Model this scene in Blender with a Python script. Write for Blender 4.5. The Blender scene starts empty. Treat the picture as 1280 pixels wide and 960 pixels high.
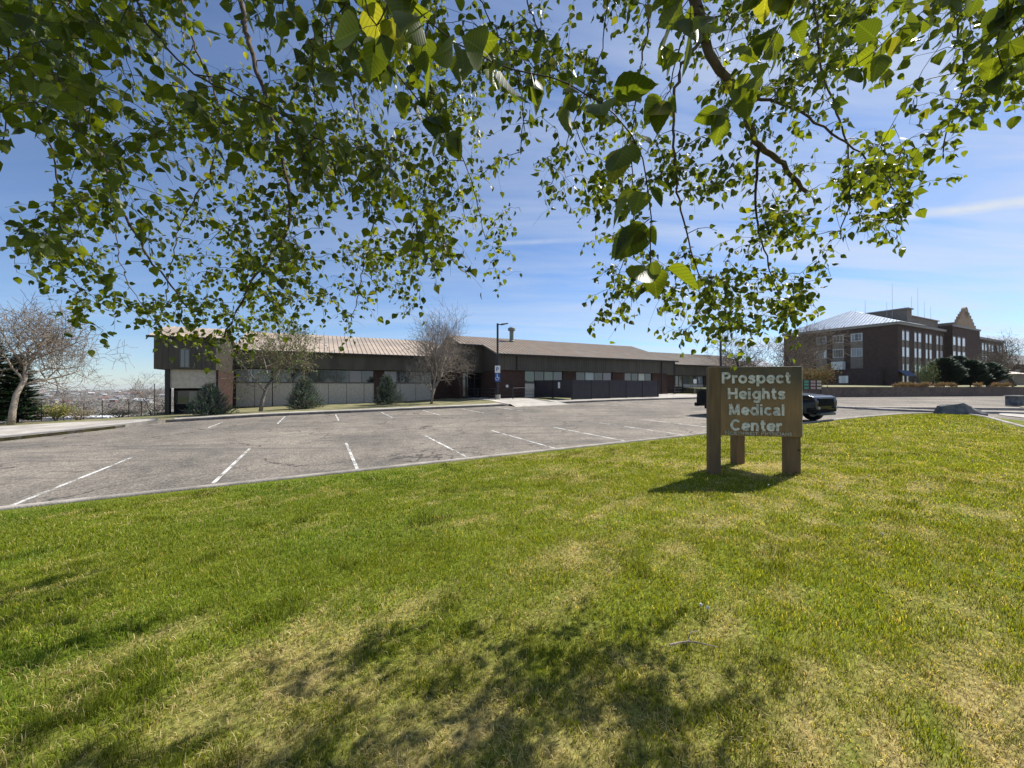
import bpy, math, random
import numpy as np
from mathutils import Vector
random.seed(7); rng = np.random.default_rng(11)
SC = bpy.context.scene; COL = SC.collection
ZS = 1.5                      # metres from the grass under the photographer to the eye
R = math.radians

# ------------------------------------------------------------------ helpers
class MB:
    """collects shapes that become ONE mesh object"""
    def __init__(s): s.v = []; s.f = []; s.c = []; s.cur = None
    def _add(s, vs, fs):
        n = len(s.v); s.v += [tuple(p) for p in vs]; s.f += [tuple(i+n for i in f) for f in fs]
        if s.cur is not None: s.c += [s.cur]*len(vs)
        return s
    def box(s, x0, x1, y0, y1, z0, z1):
        return s._add([(x0,y0,z0),(x1,y0,z0),(x1,y1,z0),(x0,y1,z0),(x0,y0,z1),(x1,y0,z1),(x1,y1,z1),(x0,y1,z1)],
            [(0,3,2,1),(4,5,6,7),(0,1,5,4),(1,2,6,5),(2,3,7,6),(3,0,4,7)])
    def slab(s, p, u, n, w0, w1, z0, z1, d0, d1):
        """box: along unit vector u from w0 to w1, outward n from d0 to d1, height z0..z1"""
        q = lambda w, d, z: (p[0]+u[0]*w+n[0]*d, p[1]+u[1]*w+n[1]*d, z)
        return s._add([q(w0,d0,z0),q(w1,d0,z0),q(w1,d1,z0),q(w0,d1,z0),q(w0,d0,z1),q(w1,d0,z1),q(w1,d1,z1),q(w0,d1,z1)],
            [(0,1,2,3),(7,6,5,4),(4,5,1,0),(5,6,2,1),(6,7,3,2),(7,4,0,3)])
    def poly(s, pts): return s._add(pts, [tuple(range(len(pts)))])
    def thick(s, pts, t):
        """planar polygon given thickness t straight down"""
        n = len(pts); lo = [(x,y,z-t) for x,y,z in pts]
        fs = [tuple(range(n)), tuple(range(2*n-1, n-1, -1))] + [(i, i+n, (i+1)%n+n, (i+1)%n) for i in range(n)]
        return s._add(list(pts)+lo, fs)
    def extr(s, pts, vec):
        n = len(pts); hi = [(x+vec[0],y+vec[1],z+vec[2]) for x,y,z in pts]
        fs = [tuple(range(n-1,-1,-1)), tuple(range(n, 2*n))] + [(i, (i+1)%n, (i+1)%n+n, i+n) for i in range(n)]
        return s._add(list(pts)+hi, fs)
    def tube(s, pts, rad, n=6):
        pts = [Vector(p) for p in pts]; m = len(pts)
        if not hasattr(rad, '__len__'): rad = [rad]*m
        vs = []; 
        for i, p in enumerate(pts):
            t = (pts[min(i+1,m-1)]-pts[max(i-1,0)])
            if t.length < 1e-9: t = Vector((0,0,1))
            t.normalize(); a = Vector((0,0,1)) if abs(t.z) < .9 else Vector((1,0,0))
            x = t.cross(a).normalized(); y = t.cross(x)
            for k in range(n):
                an = 2*math.pi*k/n; vs.append(p + (x*math.cos(an)+y*math.sin(an))*rad[i])
        fs = [(i*n+k, i*n+(k+1)%n, (i+1)*n+(k+1)%n, (i+1)*n+k) for i in range(m-1) for k in range(n)]
        fs += [tuple(range(n-1,-1,-1)), tuple(range((m-1)*n, m*n))]
        return s._add(vs, fs)
    def cyl(s, p, axis, r, h, n=20):
        a = Vector(axis).normalized(); p = Vector(p); return s.tube([p, p+a*h], r, n)
    def build(s, name, mat, parent=None, smooth=False, bevel=0, seg=2, off=(0,0,0)):
        me = bpy.data.meshes.new(name)
        vs = [(x-off[0], y-off[1], z-off[2]) for x,y,z in s.v]
        me.from_pydata(vs, [], s.f); me.materials.append(mat)
        if s.c:
            at = me.color_attributes.new('Col', 'FLOAT_COLOR', 'POINT')
            at.data.foreach_set('color', np.array([(*c,1) for c in s.c], dtype=np.float32).ravel())
        me.update()
        o = bpy.data.objects.new(name, me); COL.objects.link(o)
        o.parent = parent
        if smooth: me.polygons.foreach_set('use_smooth', [True]*len(me.polygons))
        if bevel:
            b = o.modifiers.new('bevel', 'BEVEL'); b.width = bevel; b.segments = seg; b.limit_method = 'ANGLE'; b.angle_limit = R(35)
            if smooth:
                me.polygons.foreach_set('use_smooth', [True]*len(me.polygons)); b.harden_normals = True
        return o

def np_mesh(name, V, F, mat, col=None, parent=None, smooth=False, mats=None):
    """V (n,3); F (m,k) all the same size"""
    me = bpy.data.meshes.new(name); V = np.asarray(V, np.float32); F = np.asarray(F, np.int32)
    k = F.shape[1]
    me.vertices.add(len(V)); me.vertices.foreach_set('co', V.ravel())
    me.loops.add(F.size); me.loops.foreach_set('vertex_index', F.ravel())
    me.polygons.add(len(F)); me.polygons.foreach_set('loop_start', np.arange(0, F.size, k, dtype=np.int32))
    me.polygons.foreach_set('loop_total', np.full(len(F), k, np.int32))
    if smooth: me.polygons.foreach_set('use_smooth', np.ones(len(F), bool))
    me.update(calc_edges=True)
    if col is not None:
        c = np.ones((len(V),4), np.float32); c[:,:3] = col
        at = me.color_attributes.new('Col', 'FLOAT_COLOR', 'POINT'); at.data.foreach_set('color', c.ravel())
    me.materials.append(mat)
    o = bpy.data.objects.new(name, me); COL.objects.link(o); o.parent = parent
    return o

def tag(o, label=None, cat=None, group=None, kind=None):
    if label: o['label'] = label
    if cat: o['category'] = cat
    if group: o['group'] = group
    if kind: o['kind'] = kind
    return o
def struct(o): o['kind'] = 'structure'; return o
def empty(name, loc, rz=0, label=None, cat=None, group=None):
    e = bpy.data.objects.new(name, None); COL.objects.link(e); e.location = loc; e.rotation_euler = (0,0,rz)
    e.empty_display_size = .2
    return tag(e, label, cat, group)
CH = {}
def copy_tree(o, loc=None, rz=None, label=None, parent=None, scale=None):
    c = o.copy(); COL.objects.link(c)
    if parent is not None: c.parent = parent
    if loc is not None: c.location = loc
    if rz is not None: c.rotation_euler = (0,0,rz)
    if scale is not None: c.scale = (scale,)*3
    if label: c['label'] = label
    for ch in [x for x in list(SC.objects) if x.parent == o]: copy_tree(ch, parent=c)
    return c

# ------------------------------------------------------------------ materials
def newmat(name):
    m = bpy.data.materials.new(name); m.use_nodes = True; nt = m.node_tree
    return m, nt, nt.nodes, nt.links, nt.nodes['Principled BSDF']
def setp(b, **k):
    for n, v in k.items():
        n = {'rough':'Roughness','metal':'Metallic','spec':'Specular IOR Level','coat':'Coat Weight','trans':'Transmission Weight'}[n]
        b.inputs[n].default_value = v
def pmat(name, c1, c2=None, scale=3, rough=.8, detail=4, bump=0, bscale=None, metal=0, spec=.3, coat=0, c3=None, scale3=.5, amt3=.5, stretch=None):
    m, nt, N, L, b = newmat(name); setp(b, rough=rough, metal=metal, spec=spec, coat=coat)
    c2 = c2 or c1
    tc = N.new('ShaderNodeTexCoord'); src = tc.outputs['Object']
    if stretch:
        mp = N.new('ShaderNodeMapping'); mp.inputs['Scale'].default_value = stretch; L.new(src, mp.inputs[0]); src = mp.outputs[0]
    n = N.new('ShaderNodeTexNoise'); n.inputs['Scale'].default_value = scale; n.inputs['Detail'].default_value = detail; L.new(src, n.inputs['Vector'])
    r = N.new('ShaderNodeValToRGB'); r.color_ramp.elements[0].position = .36; r.color_ramp.elements[1].position = .64
    r.color_ramp.elements[0].color = (*c1,1); r.color_ramp.elements[1].color = (*c2,1); L.new(n.outputs[0], r.inputs[0]); out = r.outputs[0]
    if c3:
        n3 = N.new('ShaderNodeTexNoise'); n3.inputs['Scale'].default_value = scale3; n3.inputs['Detail'].default_value = 5; L.new(src, n3.inputs['Vector'])
        r3 = N.new('ShaderNodeValToRGB'); r3.color_ramp.elements[0].position = .45; r3.color_ramp.elements[1].position = .62
        r3.color_ramp.elements[0].color = (0,0,0,1); r3.color_ramp.elements[1].color = (amt3,)*3+(1,); L.new(n3.outputs[0], r3.inputs[0])
        mx = N.new('ShaderNodeMix'); mx.data_type = 'RGBA'; L.new(r3.outputs[0], mx.inputs[0]); L.new(out, mx.inputs[6]); mx.inputs[7].default_value = (*c3,1); out = mx.outputs[2]
    L.new(out, b.inputs['Base Color'])
    if bump:
        n2 = N.new('ShaderNodeTexNoise'); n2.inputs['Scale'].default_value = bscale or scale*8; n2.inputs['Detail'].default_value = 5; L.new(src, n2.inputs['Vector'])
        bp = N.new('ShaderNodeBump'); bp.inputs['Strength'].default_value = bump; bp.inputs['Distance'].default_value = .02
        L.new(n2.outputs[0], bp.inputs['Height']); L.new(bp.outputs[0], b.inputs['Normal'])
    return m
def brickmat(name, c1, c2, mortar, w=.2, h=.067, var=.7):
    m, nt, N, L, b = newmat(name); setp(b, rough=.9, spec=.2)
    tc = N.new('ShaderNodeTexCoord'); sx = N.new('ShaderNodeSeparateXYZ'); L.new(tc.outputs['Object'], sx.inputs[0])
    ad = N.new('ShaderNodeMath'); L.new(sx.outputs[0], ad.inputs[0]); L.new(sx.outputs[1], ad.inputs[1])
    cb = N.new('ShaderNodeCombineXYZ'); L.new(ad.outputs[0], cb.inputs[0]); L.new(sx.outputs[2], cb.inputs[1])
    t = N.new('ShaderNodeTexBrick'); L.new(cb.outputs[0], t.inputs['Vector']); t.inputs['Scale'].default_value = 1
    t.inputs['Brick Width'].default_value = w; t.inputs['Row Height'].default_value = h; t.inputs['Mortar Size'].default_value = .006
    t.inputs['Color1'].default_value = (*c1,1); t.inputs['Color2'].default_value = (*c2,1); t.inputs['Mortar'].default_value = (*mortar,1)
    n = N.new('ShaderNodeTexNoise'); n.inputs['Scale'].default_value = 1.2; n.inputs['Detail'].default_value = 5; L.new(tc.outputs['Object'], n.inputs['Vector'])
    mr = N.new('ShaderNodeMapRange'); mr.inputs[3].default_value = 1-var*.5; mr.inputs[4].default_value = 1+var*.5; L.new(n.outputs[0], mr.inputs[0])
    mx = N.new('ShaderNodeMix'); mx.data_type = 'RGBA'; mx.blend_type = 'MULTIPLY'; mx.inputs[0].default_value = 1
    L.new(t.outputs[0], mx.inputs[6]); L.new(mr.outputs[0], mx.inputs[7]); L.new(mx.outputs[2], b.inputs['Base Color'])
    return m
def attrmat(name, rough=.8, transl=0, spec=.2, tint=(1,1,1), veins=False):
    """colour from the mesh's own Col attribute (leaf to leaf, blade to blade variety)"""
    m, nt, N, L, b = newmat(name); setp(b, rough=rough, spec=spec)
    a = N.new('ShaderNodeVertexColor'); a.layer_name = 'Col'; out = a.outputs[0]
    if veins:   # side veins running forward from the midrib, in the leaf's own coordinates
        a2 = N.new('ShaderNodeVertexColor'); a2.layer_name = 'Leaf'; sp = N.new('ShaderNodeSeparateColor'); L.new(a2.outputs[0], sp.inputs[0])
        m1 = N.new('ShaderNodeMath'); m1.operation = 'MULTIPLY_ADD'; m1.inputs[1].default_value = -.75; L.new(sp.outputs[1], m1.inputs[0]); L.new(sp.outputs[0], m1.inputs[2])
        m2 = N.new('ShaderNodeMath'); m2.operation = 'MULTIPLY'; m2.inputs[1].default_value = 52; L.new(m1.outputs[0], m2.inputs[0])
        m3 = N.new('ShaderNodeMath'); m3.operation = 'SINE'; L.new(m2.outputs[0], m3.inputs[0])
        r = N.new('ShaderNodeMapRange'); r.inputs[1].default_value = .5; r.inputs[2].default_value = 1; r.inputs[3].default_value = 1; r.inputs[4].default_value = .72; L.new(m3.outputs[0], r.inputs[0])
        r2 = N.new('ShaderNodeMapRange'); r2.inputs[1].default_value = .0; r2.inputs[2].default_value = .03; r2.inputs[3].default_value = 1.5; r2.inputs[4].default_value = 1; L.new(sp.outputs[1], r2.inputs[0])
        m4 = N.new('ShaderNodeMath'); m4.operation = 'MULTIPLY'; L.new(r.outputs[0], m4.inputs[0]); L.new(r2.outputs[0], m4.inputs[1])
        mv = N.new('ShaderNodeMix'); mv.data_type = 'RGBA'; mv.blend_type = 'MULTIPLY'; mv.inputs[0].default_value = 1; L.new(out, mv.inputs[6]); L.new(m4.outputs[0], mv.inputs[7]); out = mv.outputs[2]
        bp = N.new('ShaderNodeBump'); bp.inputs['Strength'].default_value = .5; bp.inputs['Distance'].default_value = .001; L.new(m4.outputs[0], bp.inputs['Height']); L.new(bp.outputs[0], b.inputs['Normal'])
    L.new(out, b.inputs['Base Color'])
    if transl:
        tr = N.new('ShaderNodeBsdfTranslucent'); mx = N.new('ShaderNodeMixShader'); mx.inputs[0].default_value = transl
        mc = N.new('ShaderNodeMix'); mc.data_type = 'RGBA'; mc.blend_type = 'MULTIPLY'; mc.inputs[0].default_value = 1; mc.inputs[7].default_value = (*tint,1)
        L.new(out, mc.inputs[6]); L.new(mc.outputs[2], tr.inputs[0])
        L.new(b.outputs[0], mx.inputs[1]); L.new(tr.outputs[0], mx.inputs[2]); L.new(mx.outputs[0], N['Material Output'].inputs[0])
    return m

M = {}
M['concrete'] = pmat('concrete', (.36,.33,.29), (.46,.43,.38), 2.5, .9, bump=.3, c3=(.22,.2,.18), scale3=.7, amt3=.5)
M['kerb'] = pmat('kerb concrete', (.30,.27,.235), (.42,.38,.33), 4, .9, bump=.4, c3=(.16,.145,.13), scale3=1.5, amt3=.6)
M['kerb_dark'] = pmat('shade-darkened kerb concrete', (.10,.09,.08), (.17,.155,.14), 3, .9, bump=.4, c3=(.25,.23,.2), scale3=.8, amt3=.5)  # shade of the far kerb's face put into a darker concrete colour
M['brick_shadow'] = brickmat('shade-darkened brown brick', (.035,.017,.013), (.05,.025,.019), (.04,.03,.026))  # darker copy of the brick: wing side wall's shade put into the colour
M['paint'] = None
M['siding'] = pmat('dark brown siding', (.075,.066,.052), (.098,.086,.066), 1.5, .6, stretch=(1,1,.3), spec=.3)
M['siding_old'] = pmat('weathered siding', (.085,.075,.058), (.125,.108,.082), 1.2, .65, stretch=(1,1,.3))
M['panel_wall'] = pmat('pale exposed aggregate panel', (.50,.45,.37), (.60,.55,.46), 6, .95, bump=.3, bscale=90)
M['brick'] = brickmat('red brown brick', (.060,.032,.025), (.082,.043,.033), (.07,.055,.048))
M['roof'] = pmat('brown metal roofing', (.40,.32,.24), (.48,.39,.30), .8, .5, metal=.0, spec=.35, c3=(.23,.195,.165), scale3=.3, amt3=.5)
M['roof_dark'] = pmat('dark shingle metal roofing', (.22,.18,.14), (.28,.23,.18), .9, .6, spec=.3, c3=(.26,.16,.10), scale3=.6, amt3=.5)
M['trim_dark'] = pmat('dark metal trim', (.02,.019,.018), rough=.45, spec=.4)
M['alu'] = pmat('bronze window frame', (.13,.12,.11), rough=.4, metal=.6)
M['black_metal'] = pmat('black painted metal', (.014,.014,.016), (.02,.02,.022), rough=.4, spec=.5)
M['dark'] = pmat('dark void', (.012,.012,.013), rough=.9)  # near-black colour stands in for shade in gaps, holes and interiors
M['fence_panel'] = pmat('dark slate fence panel', (.034,.03,.036), (.044,.039,.046), 2, .55, spec=.3)
M['white_paint'] = pmat('white painted metal', (.7,.7,.68), (.8,.8,.78), 3, .5)
M['wood_sign'] = None
M['galv'] = pmat('galvanised steel', (.33,.34,.34), (.42,.43,.43), 6, .4, metal=.7)
M['copper_green'] = pmat('weathered grey green vent', (.16,.19,.17), (.22,.25,.22), 6, .6, metal=.3)
M['darkbrick'] = brickmat('dark brown brick', (.07,.043,.035), (.10,.062,.048), (.10,.08,.07), .4, .1)
M['tanbrick'] = pmat('tan spandrel', (.20,.165,.13), (.26,.215,.17), 2, .85)
M['tanstone'] = pmat('tan stone', (.36,.25,.16), (.44,.32,.21), 1.5, .85)
M['greystone'] = pmat('grey cornice', (.30,.28,.26), (.36,.34,.31), 1.5, .8)
M['bluemetal'] = pmat('pale blue grey metal roof', (.34,.40,.48), (.40,.46,.54), 1, .35, metal=.5, spec=.5)
M['wallstone'] = pmat('brown retaining wall', (.11,.085,.07), (.17,.13,.105), 3, .95, bump=.4, c3=(.07,.055,.05), scale3=.5)
M['rock'] = pmat('blue grey rock', (.07,.078,.088), (.15,.16,.17), 4, .95, bump=1.0, bscale=14, detail=8, c3=(.2,.19,.17), scale3=3, amt3=.6)
M['limb_bark'] = pmat('brown limb bark', (.075,.05,.036), (.15,.11,.085), 14, .85, bump=.5)
M['bark_dark'] = pmat('dark bark', (.05,.04,.032), (.09,.072,.058), 12, .95, bump=.5)
M['bark_grey'] = pmat('grey bark', (.16,.14,.12), (.26,.23,.20), 10, .95, bump=.5)
M['bark_pale'] = pmat('pale tan bark', (.22,.18,.14), (.33,.28,.22), 8, .95, bump=.5)
M['twig_pale'] = pmat('pale twig', (.20,.165,.13), (.28,.235,.19), 8, .95)
M['twig_brown'] = pmat('brown twig', (.16,.125,.09), (.24,.19,.14), 8, .95)
M['twig_dark'] = pmat('dark red brown twig', (.035,.022,.017), (.06,.04,.03), 20, .7)
M['awning'] = pmat('blue awning', (.06,.09,.16), rough=.7)
M['leaf'] = attrmat('birch leaf', .45, .42, .25, (3.6,3.2,.6), veins=True)
M['needles'] = attrmat('needles', .7, .15)
M['blade'] = attrmat('grass blade', .6, .45, .2, (1.45,1.35,.45))
M['glass'] = None

def glassmat():
    m, nt, N, L, b = newmat('window glass'); setp(b, rough=.06, spec=.9)
    a = N.new('ShaderNodeVertexColor'); a.layer_name = 'Col'; L.new(a.outputs[0], b.inputs['Base Color'])
    b.inputs['Coat Weight'].default_value = .6; b.inputs['Coat Roughness'].default_value = .03
    return m
M['glass'] = glassmat()

def paintmat():
    m, nt, N, L, b = newmat('worn white road paint'); setp(b, rough=.8)
    tc = N.new('ShaderNodeTexCoord'); n = N.new('ShaderNodeTexNoise'); n.inputs['Scale'].default_value = 22; n.inputs['Detail'].default_value = 6; n.inputs['Roughness'].default_value = .75
    L.new(tc.outputs['Object'], n.inputs['Vector'])
    n2 = N.new('ShaderNodeTexNoise'); n2.inputs['Scale'].default_value = 2.2; L.new(tc.outputs['Object'], n2.inputs['Vector'])
    ad = N.new('ShaderNodeMath'); ad.operation = 'MULTIPLY_ADD'; ad.inputs[1].default_value = .55; L.new(n2.outputs[0], ad.inputs[0]); L.new(n.outputs[0], ad.inputs[2])
    r = N.new('ShaderNodeValToRGB'); r.color_ramp.elements[0].position = .74; r.color_ramp.elements[1].position = .86; 
    r.color_ramp.elements[0].color = (0,0,0,1); r.color_ramp.elements[1].color = (1,1,1,1); L.new(ad.outputs[0], r.inputs[0])
    tr = N.new('ShaderNodeBsdfTransparent'); mx = N.new('ShaderNodeMixShader')
    inv = N.new('ShaderNodeMath'); inv.operation = 'SUBTRACT'; inv.inputs[0].default_value = 1; L.new(r.outputs[0], inv.inputs[1])
    b.inputs['Base Color'].default_value = (.64,.63,.59,1)
    L.new(inv.outputs[0], mx.inputs[0]); L.new(tr.outputs[0], mx.inputs[1]); L.new(b.outputs[0], mx.inputs[2])
    L.new(mx.outputs[0], N['Material Output'].inputs[0]); return m
M['paint'] = paintmat()

def asphaltmat():
    m, nt, N, L, b = newmat('weathered chip seal asphalt'); setp(b, rough=.95, spec=.15)
    tc = N.new('ShaderNodeTexCoord'); O = tc.outputs['Object']
    def noise(sc, det=4, ro=.5, src=O):
        n = N.new('ShaderNodeTexNoise'); n.inputs['Scale'].default_value = sc; n.inputs['Detail'].default_value = det; n.inputs['Roughness'].default_value = ro; L.new(src, n.inputs['Vector']); return n.outputs[0]
    def ramp(s, p0, p1, c0, c1):
        r = N.new('ShaderNodeValToRGB'); e = r.color_ramp.elements; e[0].position = p0; e[1].position = p1; e[0].color = (*c0,1); e[1].color = (*c1,1); L.new(s, r.inputs[0]); return r.outputs[0]
    def mix(f, a, c, mode='MIX'):
        x = N.new('ShaderNodeMix'); x.data_type = 'RGBA'; x.blend_type = mode
        if isinstance(f, (int,float)): x.inputs[0].default_value = f
        else: L.new(f, x.inputs[0])
        for s, i in ((a,6),(c,7)):
            if isinstance(s, tuple): x.inputs[i].default_value = (*s,1)
            else: L.new(s, x.inputs[i])
        return x.outputs[2]
    vo = N.new('ShaderNodeTexVoronoi'); vo.inputs['Scale'].default_value = 27; L.new(O, vo.inputs['Vector'])
    sp = N.new('ShaderNodeSeparateColor'); L.new(vo.outputs['Color'], sp.inputs[0])
    stones = ramp(sp.outputs[0], 0, 1, (.05,.043,.037), (.43,.385,.325))
    base = mix(.5, stones, ramp(noise(150, 2), .3, .7, (.09,.08,.068), (.36,.32,.27)))
    base = mix(.2, base, (.20,.178,.15))
    big = ramp(noise(.22, 6, .6), .35, .68, (.66,.67,.68), (1.16,1.14,1.1)); base = mix(1., base, big, 'MULTIPLY')
    mid = ramp(noise(1.7, 5, .6), .3, .7, (.78,.78,.79), (1.16,1.15,1.13)); base = mix(1., base, mid, 'MULTIPLY')
    # cracks: bent cell borders
    mp = N.new('ShaderNodeVectorMath'); mp.operation = 'ADD'
    nc = N.new('ShaderNodeTexNoise'); nc.inputs['Scale'].default_value = .6; nc.inputs['Detail'].default_value = 6; L.new(O, nc.inputs['Vector'])
    sc = N.new('ShaderNodeVectorMath'); sc.operation = 'SCALE'; sc.inputs['Scale'].default_value = 2.4; L.new(nc.outputs['Color'], sc.inputs[0])
    L.new(O, mp.inputs[0]); L.new(sc.outputs[0], mp.inputs[1])
    v2 = N.new('ShaderNodeTexVoronoi'); v2.feature = 'DISTANCE_TO_EDGE'; v2.inputs['Scale'].default_value = .24; L.new(mp.outputs[0], v2.inputs['Vector'])
    crack = ramp(v2.outputs['Distance'], .003, .010, (1,1,1), (0,0,0))
    cm = ramp(noise(.35, 3), .42, .52, (0,0,0), (.85,.85,.85)); 
    cf = mix(1., crack, cm, 'MULTIPLY'); base = mix(cf, base, (.045,.04,.038))
    # dark tyre streaks stretched along the aisle
    mpp = N.new('ShaderNodeMapping'); mpp.inputs['Rotation'].default_value = (0,0,-R(20)); mpp.inputs['Scale'].default_value = (.12,1.3,1); L.new(O, mpp.inputs[0])
    st = ramp(noise(1.1, 6, .65, mpp.outputs[0]), .53, .66, (0,0,0), (.7,.7,.7)); base = mix(st, base, (.10,.092,.085))
    # pale scuffed patches
    pl = ramp(noise(.5, 7, .7), .6, .75, (0,0,0), (.35,.35,.35)); base = mix(pl, base, (.31,.28,.26))
    sps = ramp(noise(2.6, 2, .4), .70, .76, (0,0,0), (.6,.6,.6)); base = mix(sps, base, (.06,.055,.05))
    L.new(base, b.inputs['Base Color'])
    bp = N.new('ShaderNodeBump'); bp.inputs['Strength'].default_value = .6; bp.inputs['Distance'].default_value = .012; L.new(vo.outputs['Distance'], bp.inputs['Height']); L.new(bp.outputs[0], b.inputs['Normal'])
    return m
M['asphalt'] = asphaltmat()

def signwood():
    m, nt, N, L, b = newmat('weathered brown stained sign board'); setp(b, rough=.55, spec=.35)
    tc = N.new('ShaderNodeTexCoord'); mp = N.new('ShaderNodeMapping'); mp.inputs['Scale'].default_value = (2.2,2.2,1.0); L.new(tc.outputs['Object'], mp.inputs[0])
    n = N.new('ShaderNodeTexNoise'); n.inputs['Scale'].default_value = 1.6; n.inputs['Detail'].default_value = 6; n.inputs['Roughness'].default_value = .6; L.new(mp.outputs[0], n.inputs['Vector'])
    mp2 = N.new('ShaderNodeMapping'); mp2.inputs['Scale'].default_value = (30,30,2.0); L.new(tc.outputs['Object'], mp2.inputs[0])
    n2 = N.new('ShaderNodeTexNoise'); n2.inputs['Scale'].default_value = 1.5; n2.inputs['Detail'].default_value = 4; L.new(mp2.outputs[0], n2.inputs['Vector'])
    r = N.new('ShaderNodeValToRGB'); e = r.color_ramp.elements; e[0].position = .3; e[0].color = (.20,.13,.06,1); e[1].position = .72; e[1].color = (.33,.19,.08,1)
    L.new(n.outputs[0], r.inputs[0])
    r2 = N.new('ShaderNodeValToRGB'); e = r2.color_ramp.elements; e[0].position = .3; e[0].color = (.9,.9,.9,1); e[1].position = .7; e[1].color = (1.08,1.08,1.08,1); L.new(n2.outputs[0], r2.inputs[0])
    mx = N.new('ShaderNodeMix'); mx.data_type = 'RGBA'; mx.blend_type = 'MULTIPLY'; mx.inputs[0].default_value = 1; L.new(r.outputs[0], mx.inputs[6]); L.new(r2.outputs[0], mx.inputs[7])
    # dark weathering that starts at the top edge of the board
    sx = N.new('ShaderNodeSeparateXYZ'); L.new(tc.outputs['Object'], sx.inputs[0])
    ad = N.new('ShaderNodeMath'); ad.operation = 'MULTIPLY_ADD'; ad.inputs[1].default_value = 1.3; L.new(n.outputs[0], ad.inputs[0]); L.new(sx.outputs[2], ad.inputs[2])
    mr = N.new('ShaderNodeMapRange'); mr.inputs[1].default_value = 1.9; mr.inputs[2].default_value = 2.6; L.new(ad.outputs[0], mr.inputs[0])
    mx2 = N.new('ShaderNodeMix'); mx2.data_type = 'RGBA'; L.new(mr.outputs[0], mx2.inputs[0]); L.new(mx.outputs[2], mx2.inputs[6]); mx2.inputs[7].default_value = (.085,.072,.045,1)
    L.new(mx2.outputs[2], b.inputs['Base Color']); return m
M['wood_sign'] = signwood()
M['post_wood'] = pmat('brown stained post', (.15,.095,.05), (.22,.14,.07), 2.5, .7, stretch=(6,6,.6), c3=(.09,.065,.04), scale3=2, amt3=.6)

# ------------------------------------------------------------------ value noise for placing grass and leaves
def vnoise(x, y, seed=0):
    xi = np.floor(x).astype(np.int64); yi = np.floor(y).astype(np.int64); xf = x-xi; yf = y-yi
    def h(a, b):
        n = (a*374761393 + b*668265263 + seed*1442695041) & 0x7fffffff
        n = ((n ^ (n >> 13))*1274126177) & 0x7fffffff
        return ((n ^ (n >> 16)) & 0xffff)/65535.
    u = xf*xf*(3-2*xf); v = yf*yf*(3-2*yf)
    return (h(xi,yi)*(1-u)+h(xi+1,yi)*u)*(1-v) + (h(xi,yi+1)*(1-u)+h(xi+1,yi+1)*u)*v
def fbm(x, y, seed=0, o=4):
    t = 0; a = .5; s = 0
    for k in range(o): t = t + a*vnoise(x*2**k+17*k, y*2**k-9*k, seed+k); s += a; a *= .55
    return t/s
def smooth(x, a, b):
    t = np.clip((x-a)/(b-a), 0, 1); return t*t*(3-2*t)

# ------------------------------------------------------------------ the lie of the land (z = 0 is the eye)
CA, SA = math.cos(R(26.565)), math.sin(R(26.565))
def sb(X, Y): return X*CA+Y*SA, -X*SA+Y*CA
def xy(s, b): return s*CA-b*SA, s*SA+b*CA
def lot(X, Y):
    s, b = sb(np.asarray(X, float), np.asarray(Y, float))
    z = -1.945 + np.where(s < 0, .0168*s, np.where(s < 24, .0168*s, .403 + .11*(1-np.exp(-(s-24)/10.))))
    z = z - .1*smooth(-s, 2, 9)*smooth(b, 14, 26)
    z = z + .01*np.clip(b-8.9, 0, 18.5)
    z = z - .14*smooth(s, 34, 60)
    return z
def bed(X, Y):
    s, b = sb(np.asarray(X, float), np.asarray(Y, float))
    return lot(X, Y) + .13 + .2*smooth(b, 27.6, 32)*smooth(s, 8, 15) - .06*smooth(b, 30, 33)*(1-smooth(s, 6, 12))
LAWN = [(-60,8.9),(-30,8.9),(-15,8.9),(-8,8.9),(0,8.9),(8,8.9),(16,8.9),(22,8.9),(25,8.8),(27.5,8.6),(29,8.1),(29.3,7.4),(28.6,6.7),(27.2,6.0),(22.7,4.3),(16,1.0),(11,-4),(8,-14)]
LP = np.array([xy(*p) for p in LAWN])
def resample(P, step):
    P = np.asarray(P, float); d = np.r_[0, np.cumsum(np.linalg.norm(np.diff(P, axis=0), axis=1))]
    t = np.linspace(0, d[-1], max(2, int(d[-1]/step)+1)); return np.stack([np.interp(t, d, P[:,k]) for k in range(P.shape[1])], 1)
def chaikin(P, n=2):
    P = np.asarray(P, float)
    for _ in range(n):
        a = P[:-1]*.75+P[1:]*.25; b = P[:-1]*.25+P[1:]*.75
        P = np.vstack([P[:1], np.stack([a,b],1).reshape(-1, P.shape[1]), P[-1:]])
    return P
LPr = resample(chaikin(LP), .4)
def dist_poly(X, Y, P):
    X = np.asarray(X, float).ravel(); Y = np.asarray(Y, float).ravel(); out = np.full(X.shape, 1e9)
    for (ax, ay), (bx, by) in zip(P[:-1], P[1:]):
        dx, dy = bx-ax, by-ay; t = np.clip(((X-ax)*dx+(Y-ay)*dy)/(dx*dx+dy*dy), 0, 1)
        out = np.minimum(out, np.hypot(X-ax-t*dx, Y-ay-t*dy))
    return out
def in_poly(X, Y, P):
    X = np.asarray(X, float).ravel(); Y = np.asarray(Y, float).ravel(); c = np.zeros(X.shape, bool)
    j = len(P)-1
    for i in range(len(P)):
        xi, yi = P[i]; xj, yj = P[j]
        m = ((yi > Y) != (yj > Y)); xx = (xj-xi)*(Y-yi)/((yj-yi) if yj != yi else 1e-9)+xi
        c ^= m & (X < xx); j = i
    return c
LCOARSE = resample(chaikin(LP), 1.2)
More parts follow.
